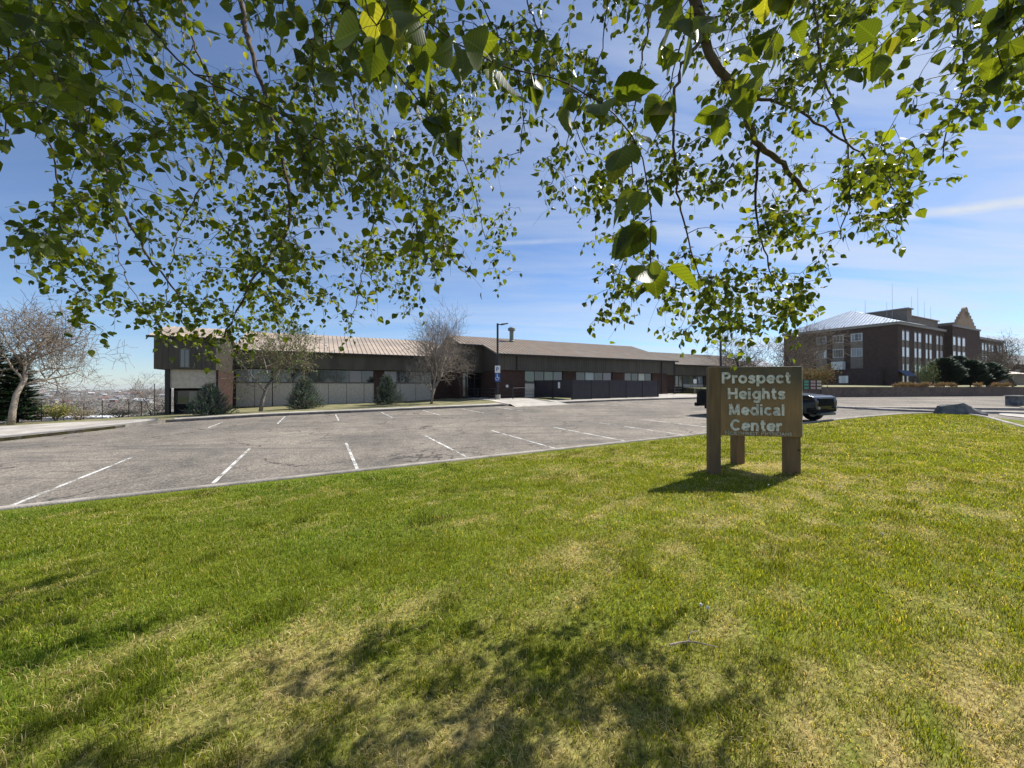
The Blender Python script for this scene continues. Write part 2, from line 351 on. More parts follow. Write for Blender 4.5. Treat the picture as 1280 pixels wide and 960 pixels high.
def lawn(X, Y):
    sh = np.asarray(X, float).shape; X = np.asarray(X, float).ravel(); Y = np.asarray(Y, float).ravel()
    d = dist_poly(X, Y, LCOARSE)
    z = lot(X, Y) + .095 + .32*smooth(d, 0, 7) + .035*(fbm(X*.6, Y*.6, 3, 3)-.5)*smooth(d, 0, 1)
    return z.reshape(sh)
def strip(name, P, Q, nt, hf, mat, colf=None, skirt=0):
    """sheet ruled between two curves with the same number of points"""
    P = np.asarray(P); Q = np.asarray(Q); n = len(P); t = np.linspace(0, 1, nt)[:,None,None]
    G = P[None]*(1-t)+Q[None]*t; X = G[...,0]; Y = G[...,1]; Z = hf(X, Y)
    V = np.stack([X,Y,Z], -1).reshape(-1,3)
    i, j = np.meshgrid(np.arange(nt-1), np.arange(n-1), indexing='ij'); a = (i*n+j).ravel()
    F = np.stack([a, a+1, a+n+1, a+n], 1)
    if skirt:
        ring = list(range(n)) + [k*n+n-1 for k in range(1, nt)] + [(nt-1)*n+k for k in range(n-2,-1,-1)] + [k*n for k in range(nt-2,0,-1)]
        lo = V[ring].copy(); lo[:,2] -= skirt; b0 = len(V); m = len(ring); V = np.vstack([V, lo])
        F = np.vstack([F, [[ring[k], ring[(k+1)%m], b0+(k+1)%m, b0+k] for k in range(m)]])
    # face up
    p = V[F[0]]; 
    if np.cross(p[1]-p[0], p[2]-p[0])[2] < 0: F = F[:, ::-1]
    o = np_mesh(name, V, F, mat, colf(V[:,0], V[:,1]) if colf else None)
    return struct(o)
DENOISE, SKY_STRENGTH, SUN_E, EXPO, SKY_SAT, CLOUD, HAZE = True, .078, 5.0, 0.66, .97, (5.8,6.3,7.1,1), 4e-5
# ------------------------------------------------------------------ ground
def dryness(X, Y):
    d = fbm(X*.9+3, Y*.9, 21, 4)*.32 + fbm(X*5.1, Y*5.1, 5, 3)*.78
    r = np.hypot(X, Y)
    bias = .17*(1-smooth(r, 1.4, 3.8)) + .05*smooth(X, .5, 4)*(1-smooth(r, 6, 11)) - .09*smooth(-X, -.8, 2)*smooth(r, 2.2, 3.6)
    green = np.exp(-((X-.2)**2+(Y-1.9)**2)/.5)*.12 + np.exp(-((X+1.6)**2/3+(Y-3.4)**2/.5))*.14
    green = green - np.exp(-((X-4.9)**2/.7+(Y-7.1)**2/.5))*.3
    return smooth(d+bias-green, .46, .92)
def lawn_col(X, Y):
    X = np.asarray(X); Y = np.asarray(Y); k = dryness(X, Y)[:,None]; v = (.8+.4*fbm(X*5, Y*5, 9, 3))[:,None]
    return (np.array([.13,.16,.02])*(1-k)+np.array([.30,.245,.10])*k)*v
def lawnmat():
    m, nt, N, L, b = newmat('lawn thatch'); setp(b, rough=1, spec=.05)
    a = N.new('ShaderNodeVertexColor'); a.layer_name = 'Col'; tc = N.new('ShaderNodeTexCoord')
    n = N.new('ShaderNodeTexNoise'); n.inputs['Scale'].default_value = 45; n.inputs['Detail'].default_value = 5; L.new(tc.outputs['Object'], n.inputs['Vector'])
    mr = N.new('ShaderNodeMapRange'); mr.inputs[1].default_value = .3; mr.inputs[2].default_value = .7; mr.inputs[3].default_value = .35; mr.inputs[4].default_value = 1.4; L.new(n.outputs[0], mr.inputs[0])
    mx = N.new('ShaderNodeMix'); mx.data_type = 'RGBA'; mx.blend_type = 'MULTIPLY'; mx.inputs[0].default_value = 1; L.new(a.outputs[0], mx.inputs[6]); L.new(mr.outputs[0], mx.inputs[7])
    L.new(mx.outputs[2], b.inputs['Base Color']); return m
M['lawn'] = lawnmat()
M['bedgrass'] = pmat('patchy bed grass', (.12,.14,.05), (.25,.21,.12), 1.2, .95, bump=.5, bscale=30)
M['field'] = pmat('dry hillside', (.20,.17,.11), (.14,.15,.07), .02, .95, c3=(.12,.10,.08), scale3=.006)
M['town'] = pmat('far plain', (.20,.175,.14), (.13,.125,.10), .004, .95, detail=8, c3=(.10,.085,.075), scale3=.002, amt3=.8)

# asphalt: the lot, the street and the drives are one sheet
NP = 150
sP = np.linspace(-16, 118, NP); Pq = np.array([xy(s, -55) for s in sP]); Qq = np.array([xy(s, 72) for s in sP])
def lot_edge(s): return 33 if s < -8 else 33+min(39, (s+8)*4)
Qq = np.array([xy(s, lot_edge(s)-.5) for s in sP])
strip('asphalt_parking_lot', Pq, Qq, 120, lot, M['asphalt'])

# terrain to the horizon
def terrain(X, Y):
    s, b = sb(X, Y); r = np.hypot(X, Y)
    z = lot(X, Y)-.45
    e = b-33-np.clip((s+9.5)*4, 0, 34)
    e = np.maximum(e, (-s-22)*.9*(b > -200)) if False else e
    w = 1-smooth(s, 50, 75)
    left = np.clip(-s-30, 0, None)
    e2 = np.maximum(e, left*.8)
    drop = 34*(1-np.exp(-np.clip(e2, 0, None)*.25/34)) 
    far = smooth(r, 1500, 7000)*27 + (fbm(X/900., Y/900., 41, 4)-.5)*10*smooth(r, 500, 3000)
    z = z - drop*w + far*smooth(drop*w, 5, 30)
    z = z - (1-w)*0
    return z
g = np.sinh(np.linspace(-8.2, 8.2, 240)); g = g/g[-1]*9000
gx, gy = np.meshgrid(g-6, g+24); gz = terrain(gx, gy); n = len(g)
i, j = np.meshgrid(np.arange(n-1), np.arange(n-1), indexing='ij'); a = (i*n+j).ravel()
ter = struct(np_mesh('ground_terrain', np.stack([gx,gy,gz],-1).reshape(-1,3), np.stack([a,a+1,a+n+1,a+n],1), M['town'], smooth=True))

# lawn sheet
d = np.r_[0, np.cumsum(np.linalg.norm(np.diff(LPr, axis=0), axis=1))]; d /= d[-1]
Ql = np.array([xy(s, -16) for s in np.interp(d, [0, .35, .6, .85, 1], [-58, -20, -6, 3, 7])])
strip('lawn_ground', LPr, Ql, 110, lawn, M['lawn'], lawn_col)
LAWNPOLY = np.vstack([resample(chaikin(LP), 1.2), Ql[::-1][::6], Ql[:1]])

def sweep(name, path, w, top, bot, mat, side=1, top_in=None):
    """kerb: a box section swept along a plan path, lying on the lot"""
    P = resample(path, .5); n = len(P); T = np.gradient(P, axis=0); T /= np.linalg.norm(T, axis=1)[:,None]; Nn = np.stack([-T[:,1], T[:,0]], 1)*side
    z = lot(P[:,0], P[:,1]); rows = []
    ch = .025
    for off, dz in ((0,bot),(0,top-ch),(ch,top),(w-ch,top),(w,top-ch),(w,bot)):
        q = P+Nn*off; rows.append(np.c_[q, z+dz])
    k = len(rows); V = np.concatenate(rows); F = []
    for r in range(k-1):
        for c in range(n-1): F.append([r*n+c, r*n+c+1, (r+1)*n+c+1, (r+1)*n+c])
    F += [[0, n, n*(k-2), n*(k-1)], [n-1, n*(k-1)+n-1, n*(k-2)+n-1, n+n-1], [n, 2*n, 3*n, 4*n]]
    F = [f for f in F]
    return struct(np_mesh(name, V, np.array(F), mat))
sweep('kerb', LPr, .15, .135, -.1, M['kerb'], side=1)
# far kerb and platform of walk, beds and building
kfar = [xy(s, 27.4) for s in np.arange(-8, 13.6, .5)]
kleft = [(-19.9,3),(-19.6,8),(-19.2,14.3),(-19.05,17.5),(-19.2,20.2),(-18.9,21.2)]
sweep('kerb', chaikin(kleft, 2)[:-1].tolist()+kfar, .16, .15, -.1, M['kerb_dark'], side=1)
kfar2 = [xy(s, 27.4) for s in np.arange(18.2, 47, .5)]
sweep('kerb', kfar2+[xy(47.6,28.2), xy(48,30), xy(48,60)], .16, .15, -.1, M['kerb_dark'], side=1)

pl_front = np.array(chaikin(kleft, 2).tolist()+[xy(s, 27.5) for s in np.arange(-7, 47.6, .6)])
dd = np.linspace(0, 1, len(pl_front)); nl = len(chaikin(kleft, 2))/len(pl_front)
back = resample([(-60,-12),(-44,10),(-34,18.6),(-28,22.0),(-25.6,24.2),(-24.2,27.5)], .5)
back = np.vstack([back[np.linspace(0, len(back)-1, int(len(pl_front)*nl)+6).astype(int)]])
rest = len(pl_front)-len(back)
back = np.vstack([back, [xy(s, bb) for s, bb in zip(np.linspace(-11, 48, rest), np.linspace(38, 70, rest))]])
def bed_low(X, Y): return bed(X, Y)+.0
strip('planting_bed_grass', pl_front, back, 60, bed_low, M['bedgrass'], skirt=3)
# concrete walks, each 4 mm and more above what carries it
def walk(name, A_, B_, mat=M['concrete'], lift=.02, nt=8, hf=bed):
    return strip(name, resample(A_, .6), resample_n(B_, len(resample(A_, .6))), nt, lambda X, Y: hf(X, Y)+lift, mat, skirt=.12)
def resample_n(P, n):
    P = np.asarray(P, float); d = np.r_[0, np.cumsum(np.linalg.norm(np.diff(P, axis=0), axis=1))]
    t = np.linspace(0, d[-1], n); return np.stack([np.interp(t, d, P[:,k]) for k in range(2)], 1)
walk('sidewalk', chaikin([(-20.1,2),(-19.8,8),(-19.4,14.3),(-19.25,17.5),(-19.35,21.0)]), [(-26.5,8),(-25.8,14),(-25.2,18.6),(-23.2,20.9),(-20.6,22.4)])
walk('sidewalk', [xy(s, 27.62) for s in np.linspace(-7.2, 13.4, 30)], [xy(s, 28.75) for s in np.linspace(-7.6, 13.4, 30)])
walk('path', [xy(s, 27.45) for s in np.linspace(13.5, 18, 12)], [xy(s, 37.8) for s in np.linspace(13.2, 17.8, 12)], nt=24)
walk('sidewalk', [xy(s, 27.62) for s in np.linspace(18.1, 47, 40)], [xy(s, 29.1) for s in np.linspace(18.1, 47, 40)])
walk('path', [xy(s, 29.1) for s in np.linspace(30, 40, 12)], [xy(s, 38.5) for s in np.linspace(30, 40, 12)], nt=16)
def apron_h(X, Y):
    s, b = sb(X, Y); return lot(X, Y)+.006+.15*smooth(b, 25.9, 27.5)
strip('driveway_apron', np.array([xy(s, 25.9) for s in np.linspace(13.3, 18.3, 12)]), np.array([xy(s, 27.5) for s in np.linspace(13.5, 18.1, 12)]), 8, apron_h, M['concrete'])
# kerbs, pavement strips and islands on the street side
sweep('kerb', [xy(s,b) for s,b in ((31.0,13.5),(30.6,11),(31.2,8.6),(33,6.5),(32,3))], .9, .12, -.1, M['kerb'], side=1)
def island(name, pts, lift, mat):
    pts = chaikin(pts+[pts[0]], 2)[:-1]; z = lot(pts[:,0], pts[:,1])+lift
    return struct(MB().thick([(x,y,zz) for (x,y),zz in zip(pts, z)], .3).build(name, mat))
island('concrete_walk_street', [(19.2,9.5),(23.5,17.0),(25.5,20.8),(29.5,21.0),(30.5,18),(26,10.5)], .035, M['concrete'])
island('grass_island', [(31.5,23.0),(33.5,25.6),(37.5,27.8),(46,29),(48,25),(40,22.2)], .14, M['bedgrass'])
island('long_kerb_island', [(21.8,24.3),(22.0,24.8),(27.5,24.9),(33,23.6),(33,23.1),(27,24.2)], .15, M['kerb'])
# terrace behind the retaining wall
WALL = [(26,46.5),(35,48),(42.4,50),(60,54.5),(80,60),(102,66)]
def terr_h(X, Y):
    d = dist_poly(X, Y, np.array(WALL)).reshape(np.shape(X)); return -.32 + .6*smooth(d, 2, 26)
wp = resample_n(WALL, 60)
tb = resample_n([(20,120),(60,150),(130,170),(200,150)], 60)
strip('terrace_ground', wp+np.array([0,.3]), tb, 40, terr_h, M['bedgrass'], skirt=.8)
rw = MB(); T = np.gradient(wp, axis=0); T /= np.linalg.norm(T, axis=1)[:,None]
for k in range(59):
    p, q = wp[k], wp[k+1]; u = (q-p); L_ = np.linalg.norm(u); u = u/L_; nn = (u[1], -u[0])
    z0 = float(lot(*p))-.3
    rw.slab(p, u, nn, 0, L_+.01, z0, -.17, -.35, 0); rw.slab(p, u, nn, 0, L_+.01, -.17, -.08, -.4, .06)
tag(rw.build('retaining_wall', M['wallstone']), 'long low brown retaining wall with a pale cap below the dark brick building', 'retaining wall')

# painted stall lines
def stall(s, b0, b1, w=.075):
    n = 14; V = []; 
    for k in range(n):
        b = b0+(b1-b0)*k/(n-1)
        for ds in (-w/2, w/2):
            x, y = xy(s+ds, b); V.append((x, y, float(lot(x, y))+.004))
    F = [(2*k, 2*k+1, 2*k+3, 2*k+2) for k in range(n-1)]
    m = MB(); m._add(V, F); return struct(m.build('parking_line', M['paint']))
for k in range(13): stall(-4.65+2.75*k-(.03*k), 9.12, 14.2+.1*math.sin(k*2.1))
for k in range(13):
    s = -4.6+2.75*k
    if not 13 < s < 19: stall(s, 22.2, 26.6 if k else 25.2)

# ------------------------------------------------------------------ grass blades
def grass(name, rmin, rmax, dens, wd, ln, xl=1.55):
    area = (rmax**2-rmin**2)*xl; n = int(area*dens)
    Y = np.sqrt(rng.uniform(rmin**2, rmax**2, n)); X = rng.uniform(-xl, xl, n)*Y
    ok = in_poly(X, Y, LAWNPOLY); X = X[ok]; Y = Y[ok]
    k = dryness(X, Y); cl = fbm(X*7, Y*7, 33, 2); keep = rng.random(len(X)) < (.45+.9*cl)*(1-.25*k); X = X[keep]; Y = Y[keep]; k = k[keep]; cl = cl[keep]
    n = len(X); Z = lawn(X, Y); r_ = np.hypot(X, Y)
    d = dist_poly(X, Y, LCOARSE)
    tuft = smooth(fbm(X*1.9+9, Y*1.9, 77, 3), .64, .76)*.8
    h = ln*(.6+.8*rng.random(n))*(.75+.5*cl)*(1+.7*tuft)*(1-.4*k)*.88; h = h*(.3+.7*smooth(d, .05, .5)); w = wd*(.7+.6*rng.random(n))
    a = rng.uniform(0, 2*np.pi, n); lean = rng.uniform(.15, 1.0, n)*(1+.9*k)*h; la = a+rng.normal(0, .6, n)
    wx, wy = -np.sin(a)*w/2, np.cos(a)*w/2; lx, ly = np.cos(la)*lean, np.sin(la)*lean
    V = np.zeros((n,5,3), np.float32)
    V[:,0] = np.c_[X-wx, Y-wy, Z-.004]; V[:,1] = np.c_[X+wx, Y+wy, Z-.004]
    V[:,2] = np.c_[X-wx*.8+lx*.35, Y-wy*.8+ly*.35, Z+h*.6]; V[:,3] = np.c_[X+wx*.8+lx*.35, Y+wy*.8+ly*.35, Z+h*.6]
    V[:,4] = np.c_[X+lx, Y+ly, Z+h*(.95-.3*k)]
    b = np.arange(n)[:,None]*5; F = np.concatenate([b+[0,1,3], b+[0,3,2], b+[2,3,4]], 1).reshape(-1,3)
    dry = rng.random(n) < (k*.80+.06)*(1-.6*tuft); g = rng.random(n)[:,None]
    green = np.array([.12,.165,.010])*(1-g)+np.array([.33,.34,.028])*g; green = green*(1-.4*tuft[:,None])
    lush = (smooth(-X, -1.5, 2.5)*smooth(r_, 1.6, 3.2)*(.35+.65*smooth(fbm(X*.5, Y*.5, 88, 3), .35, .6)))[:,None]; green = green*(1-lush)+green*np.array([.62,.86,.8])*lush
    straw = np.array([.42,.32,.12])*(1-g)+np.array([.70,.59,.32])*g
    c = np.where(dry[:,None], straw, green)*(.6+.8*rng.random(n))[:,None]
    c = c*(.82+.36*fbm(X*1.1, Y*1.1, 55, 3))[:,None]
    C = np.repeat(c[:,None,:], 5, 1); C[:,:2] *= .5; C[:,4] *= 1.35  # roots darkened and tips lightened: blade self-shadow put into the colour
    return V.reshape(-1,3), F, C.reshape(-1,3)
parts_ = []
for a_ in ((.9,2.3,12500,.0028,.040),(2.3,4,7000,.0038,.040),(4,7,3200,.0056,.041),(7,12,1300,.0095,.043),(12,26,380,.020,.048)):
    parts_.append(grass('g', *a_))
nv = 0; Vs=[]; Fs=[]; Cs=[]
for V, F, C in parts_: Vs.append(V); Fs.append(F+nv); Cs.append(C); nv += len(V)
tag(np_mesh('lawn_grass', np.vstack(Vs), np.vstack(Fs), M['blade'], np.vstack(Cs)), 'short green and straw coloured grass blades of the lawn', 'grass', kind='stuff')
del parts_, Vs, Fs, Cs
# seed heads of dandelions on the lawn
hm = MB()
for k in range(60):
    th = math.acos(1-2*(k+.5)/60); ph = k*2.4; dx = Vector((math.sin(th)*math.cos(ph), math.sin(th)*math.sin(ph), math.cos(th)))
    hm.tube([dx*.002, dx*.011], [.0008,.002], 4)
M['seed'] = pmat('white dandelion seed', (.75,.75,.70), rough=.9)
M['stem'] = pmat('green stem', (.12,.2,.04), rough=.7)
first = None
for (px, py) in ((1203,534),(1239,551),(1267,545),(1150,540),(1131,545),(1121,557),(1099,546),(1010,560),(875,768),(884,772),(1028,598),(1049,615),(1102,676),(960,612),(1180,560),(1085,600),(1215,580),(1255,600)):
    D = 1.42/((py-483)/481.)
    for _ in range(4): D = -float(lawn((px-640)/481*D, D))/((py-483)/481.)
    x, y = (px-640)/481*D, D; z = float(lawn(x, y))
    if first is None:
        e = empty('dandelion', (x,y,z), 0, 'small white dandelion seed head standing in the lawn', 'dandelion', 'dandelions in the lawn')
        h_ = MB(); h_.v = [(a,b,c+.07) for a,b,c in hm.v]; h_.f = hm.f
        h_.build('seed_head', M['seed'], e); MB().tube([(0,0,0),(.004,0,.04),(0,0,.068)], .0015, 5).build('stem', M['stem'], e); first = e
    else: copy_tree(first, (x,y,z))
# fallen twig
D = 2.2; tw = MB(); pts = []
for k in range(9):
    px = 836+k*7.5; py = 811-math.sin(k*.5)*4; x = (px-640)/481*2.2; y = 2.2; 
    D = 1.5/((py-483)/481.); x = (px-640)/481*D; z = float(lawn(x, D)); pts.append((x, D, z+.035))
tw.tube(pts, [.006-.0005*k for k in range(9)], 6); tw.tube([pts[3], (pts[3][0]+.05, pts[3][1]+.07, pts[3][2]+.01), (pts[3][0]+.12, pts[3][1]+.1, pts[3][2])], [.004,.003,.002], 5)
tag(tw.build('fallen_twig', M['bark_pale']), 'thin grey fallen twig lying in the dry grass', 'twig')
# ------------------------------------------------------------------ roadside sign
def text_part(name, s, size, mat, parent, loc, ext=.008, offset=0.0, width=None, spacing=1.0, bevel=0, rot=(R(90),0,0), mod=None):
    cu = bpy.data.curves.new(name, 'FONT'); cu.body = s; cu.size = size; cu.extrude = ext; cu.offset = offset
    cu.align_x = 'CENTER'; cu.space_character = spacing; cu.resolution_u = 4; cu.bevel_depth = bevel
    o = bpy.data.objects.new(name, cu); COL.objects.link(o); dg = bpy.context.evaluated_depsgraph_get()
    me = bpy.data.meshes.new_from_object(o.evaluated_get(dg)); bpy.data.objects.remove(o); bpy.data.curves.remove(cu)
    xs = [v.co.x for v in me.vertices]; w = max(xs)-min(xs); mid = (max(xs)+min(xs))/2
    for v in me.vertices:
        v.co.x = (v.co.x-mid)*(width/w if width else 1)
        if mod: v.co = mod(v.co)
    me.materials.clear(); me.materials.append(mat)
    o = bpy.data.objects.new(name, me); COL.objects.link(o); o.parent = parent; o.location = loc; o.rotation_euler = rot
    return o
def letter_mat(name, c1, c2, c3):
    m = pmat(name, c1, c2, 7, .45, detail=6, bump=.15, metal=.15, spec=.5, c3=c3, scale3=14, amt3=.8); return m
M['letters'] = letter_mat('worn grey letters', (.62,.60,.54), (.82,.80,.73), (.30,.29,.25))
M['letters_small'] = letter_mat('dull small letters', (.44,.41,.33), (.58,.55,.46), (.3,.27,.2))
def at(px, D): return (px-640)/481*D
PL = (at(892,6.62), 6.62); PR = (at(992,6.40), 6.40); PB = (at(921.5,7.62), 7.62)
zb = [float(lawn(*p)) for p in (PL, PR, PB)]; ztop = .335
cx, cy = (PL[0]+PR[0])/2, (PL[1]+PR[1])/2; zc = min(zb)-.03
ang = math.atan2(PR[1]-PL[1], PR[0]-PL[0]); W = math.hypot(PR[0]-PL[0], PR[1]-PL[1])
sg = empty('wooden_sign', (cx,cy,zc), ang, 'brown wooden monument sign with raised grey letters on three square posts', 'sign')
H = ztop-zc; ps = .095; zp0 = H-1.17
def loc2(p):
    dx, dy = p[0]-cx, p[1]-cy; c, s = math.cos(-ang), math.sin(-ang); return (dx*c-dy*s, dx*s+dy*c)
lb = loc2(PB)
x0, x1 = -W/2-.09, W/2+.10
# front board of vertical planks behind the posts' faces
b = MB()
b.box(x0+.18, x1-.0, -.052, -.006, zp0, H-.004); b.build('front_board', M['wood_sign'], sg, bevel=.004)
for nm, (px_, py_), yaw in (('post', (x0+.093, .0), 0), ('post', (x1-.105, .05), 0), ('post', lb, R(20))):
    b = MB(); hgt = H-.0 if py_ < .06 else H-.06
    if (px_, py_) == (x0+.093, .0): b.box(-.092, .092, -.062, .10, -.25, H)
    elif py_ == .05: b.box(-.10, .10, -.07, .12, -.25, zp0-.004)
    else: b.box(-.09, .09, -.09, .09, -.25, H-.02)
    o = b.build(nm, M['post_wood'], sg, bevel=.006); o.location = (px_, py_, 0); o.rotation_euler = (0,0,yaw)
b = MB()
dx, dy = lb[0]-(x1-.1), lb[1]-.05; LL = math.hypot(dx, dy); u = (dx/LL, dy/LL); nn = (u[1], -u[0])
b.slab((x1-.03, .0), u, nn, .05, LL, zp0, H-.01, -.02, .04); b.build('rear_board', M['wood_sign'], sg, bevel=.004)
b = MB(); b.box(x1-.004, x1+.004, -.056, .10, zp0+.02, H+.004); b.build('edge_strip', M['letters_small'], sg)
b = MB(); b.cyl((x1-.04, -.071+.05, zp0-.22), (0,-1,0), .014, .006, 12); b.build('bolt_hole', M['dark'], sg)
pxm = W/(992-892)   # metres per pixel at the board
def arc(cx_, cy_, rx, ry, a0, a1, n=20): return [(cx_+rx*math.cos(R(a0+(a1-a0)*k/n)), cy_+ry*math.sin(R(a0+(a1-a0)*k/n))) for k in range(n+1)]
GL = {'P': (.78, [[(.1,0),(.1,1)], [(.1,.9),(.42,.9)]+arc(.42,.69,.2,.21,80,-80,10)+[(.42,.48),(.1,.48)]]),
 'r': (.47, [[(.1,0),(.1,.74)], [(.1,.40),(.15,.55),(.27,.63),(.43,.635)]]), 'o': (.72, [arc(.35,.37,.25,.28,0,360,26)]),
 's': (.64, [[(.53,.51),(.48,.60),(.33,.65),(.19,.61),(.15,.52),(.2,.43),(.33,.38),(.46,.33),(.51,.23),(.46,.13),(.32,.09),(.17,.13),(.11,.23)]]),
 'p': (.74, [[(.1,-.26),(.1,.74)], arc(.36,.37,.25,.28,0,360,26)]), 'e': (.70, [arc(.35,.37,.25,.28,-4,322,24), [(.12,.35),(.62,.35)]]),
 'c': (.66, [arc(.35,.37,.25,.28,38,322,22)]), 't': (.46, [[(.2,.96),(.2,.22),(.25,.11),(.42,.09)], [(.02,.66),(.42,.66)]]),
 'H': (.86, [[(.1,0),(.1,1)], [(.7,0),(.7,1)], [(.1,.52),(.7,.52)]]), 'i': (.28, [[(.1,0),(.1,.72)], [(.1,.83),(.1,1)]]),
 'g': (.75, [arc(.35,.37,.25,.28,0,360,26), [(.6,.74),(.6,-.06),(.53,-.19),(.37,-.235),(.21,-.2),(.13,-.12)]]),
 'h': (.68, [[(.1,0),(.1,1)], [(.1,.42),(.16,.56),(.3,.645),(.45,.6),(.51,.46),(.51,0)]]), 'n': (.68, [[(.1,0),(.1,.74)], [(.1,.42),(.16,.56),(.3,.645),(.45,.6),(.51,.46),(.51,0)]]),
 'M': (.98, [[(.1,0),(.1,1)], [(.8,0),(.8,1)], [(.13,.99),(.45,.06)], [(.77,.99),(.45,.06)]]), 'd': (.76, [arc(.35,.37,.25,.28,0,360,26), [(.6,0),(.6,1)]]),
 'a': (.68, [[(.12,.53),(.2,.62),(.34,.65),(.47,.6),(.51,.48),(.51,.14),(.55,0)], [(.51,.40),(.3,.36),(.15,.29),(.11,.2),(.17,.1),(.3,.08),(.43,.13),(.51,.25)]]),
 'l': (.28, [[(.1,0),(.1,1)]]), 'C': (.84, [arc(.44,.5,.34,.41,42,318,26)])}
def lettering(s, xpx, wpx, base, cap, mat):
    m = MB(); x = 0; lay = 0; hw = .107
    for ch in s:
        adv, strokes = GL[ch]
        for st in strokes:
            st = [Vector((a,b,0)) for a,b in st]; closed = (st[0]-st[-1]).length < .01; n = len(st); lay += 1
            d0 = -.0126-.0005*(lay % 5)
            pl_, pr_ = [], []
            for k in range(n):
                a = st[k-1] if k else (st[-2] if closed else st[0]); b = st[k+1] if k < n-1 else (st[1] if closed else st[-1]); t = (b-a).normalized(); nn = Vector((-t.y,t.x,0))
                sc_ = 1.0
                if 0 < k < n-1: c_ = abs((st[k]-a).normalized().dot(t)); sc_ = 1/max(.6, c_)
                pl_.append(st[k]+nn*hw*sc_); pr_.append(st[k]-nn*hw*sc_)
            V = [(x+p.x, d0, p.y) for p in pl_]+[(x+p.x, d0, p.y) for p in pr_]+[(x+p.x, 0, p.y) for p in pl_]+[(x+p.x, 0, p.y) for p in pr_]
            F = []
            for k in range(n-1): F += [(n+k, n+k+1, k+1, k), (k, k+1, 2*n+k+1, 2*n+k), (n+k+1, n+k, 3*n+k, 3*n+k+1)]
            if not closed: F += [(0, 2*n, 3*n, n), (n-1, 2*n-1, 4*n-1, 3*n-1)]
            m._add(V, F)
        x += adv+.055
    w_ = x-.055-.08; kx = wpx*pxm/w_; xc = (xpx-942)*pxm; z = (483-base)/481*6.5-zc
    m.v = [((a-w_/2)*kx+xc, -.053+b*1.0, c*cap+z) for a,b,c in m.v]
    return m.build('lettering', mat, sg)
lettering('Prospect', 943, 84, 479.2, .186, M['letters'])
lettering('Heights', 943.5, 70, 498.8, .186, M['letters'])
lettering('Medical', 944, 68, 518.8, .186, M['letters'])
lettering('Center', 943, 63, 538.2, .186, M['letters'])
def caps(co):
    return co
def small_caps(words_, xc, wpx, base):
    """first letters a little taller than the rest, one mesh"""
    me_v = []; me_f = []; x = 0; wends = [0]
    for w in words_:
        for k, chs in enumerate((w[0], w[1:])):
            cu = bpy.data.curves.new('t', 'FONT'); cu.body = chs; cu.size = .092 if k == 0 else .074; cu.extrude = .006; cu.offset = .0018; cu.space_character = 1.12
            o = bpy.data.objects.new('t', cu); COL.objects.link(o); me = bpy.data.meshes.new_from_object(o.evaluated_get(bpy.context.evaluated_depsgraph_get()))
            bpy.data.objects.remove(o); bpy.data.curves.remove(cu)
            xs = [v.co.x for v in me.vertices]; x_0 = min(xs); n0 = len(me_v)
            me_v += [(v.co.x-x_0+x, -v.co.z, v.co.y) for v in me.vertices]; me_f += [tuple(i+n0 for i in p.vertices) for p in me.polygons]
            x += max(xs)-x_0+.012
        x += .035; wends.append(len(me_v))
    w_ = max(v[0] for v in me_v); sc = wpx*pxm/w_
    for a, b in zip(wends[:-1], wends[1:]):
        m = MB(); m._add([((v[0]-w_/2)*sc+(xc-942)*pxm, v[1]-.058, v[2]+(483-base)/481*6.5-zc) for v in me_v[a:b]], [tuple(i-a for i in f) for f in me_f if a <= f[0] < b])
        m.build('lettering', M['letters_small'], sg)
small_caps(['NORTHWEST','PHYSICIANS'], 946, 82, 543.4)

# ------------------------------------------------------------------ pick-up truck
M['carpaint'] = pmat('black car paint', (.003,.0035,.006), rough=.2, spec=.25, coat=.15)
M['carglass'] = pmat('dark car glass', (.012,.014,.016), rough=.05, spec=.9)
M['chrome'] = pmat('chrome', (.6,.6,.62), rough=.12, metal=1)
M['tyre'] = pmat('tyre rubber', (.018,.018,.018), (.028,.027,.026), 20, .85)
M['redlamp'] = pmat('red lamp glass', (.20,.012,.012), rough=.15, spec=.7)
M['lampglass'] = pmat('clear lamp glass', (.12,.125,.13), rough=.1, spec=.6, coat=.4)
M['trimblack'] = pmat('black plastic', (.012,.012,.013), rough=.8, spec=.1)
tf = (CA*.5-0, 0)
hx, hy = SA, -CA   # heading (towards the lawn)
fc = (13.78, 16.80); tz = float(lot(12.2, 18.8))
tr = empty('pickup_truck', (fc[0]-hx*2.9, fc[1]-hy*2.9, tz), math.atan2(hy, hx), 'black pickup truck parked nose to the lawn behind the wooden sign', 'pickup truck')
# local frame: x forward (front at +2.9), y left, z up
def wheel_arch(cx_, r, z0, n=10): return [(cx_+r*math.cos(a), z0+r*math.sin(a)) for a in [math.pi*(k/n) for k in range(n+1)]]
wx1, wx2, wr = 1.93, -1.75, .42
prof = [(2.72,.42),(2.84,.62),(2.86,.95),(2.80,1.12),(2.62,1.19),(1.55,1.28),(1.2,1.31),(.95,1.31),(-1.0,1.33),(-1.02,1.35),(-2.84,1.38),(-2.88,1.30),(-2.88,.62),(-2.6,.58)]
lower = [(wx2-.5,.48)]+[(x,z) for x,z in wheel_arch(wx2,.5,.42)][::-1]+[(wx2+.5,.40),(wx1-.52,.38)]+[(x,z) for x,z in wheel_arch(wx1,.5,.42)][::-1]+[(wx1+.5,.42)]
outline = prof+lower
def shell(name, pts, hw, mat, parent, bevel=.05, z_taper=None):
    m = MB(); m.extr([(x, -hw, z) for x, z in pts], (0, 2*hw, 0))
    if z_taper: m.v = [(x, y*z_taper(x, z), z) for x, y, z in m.v]
    return m.build(name, mat, parent, bevel=bevel, seg=3)
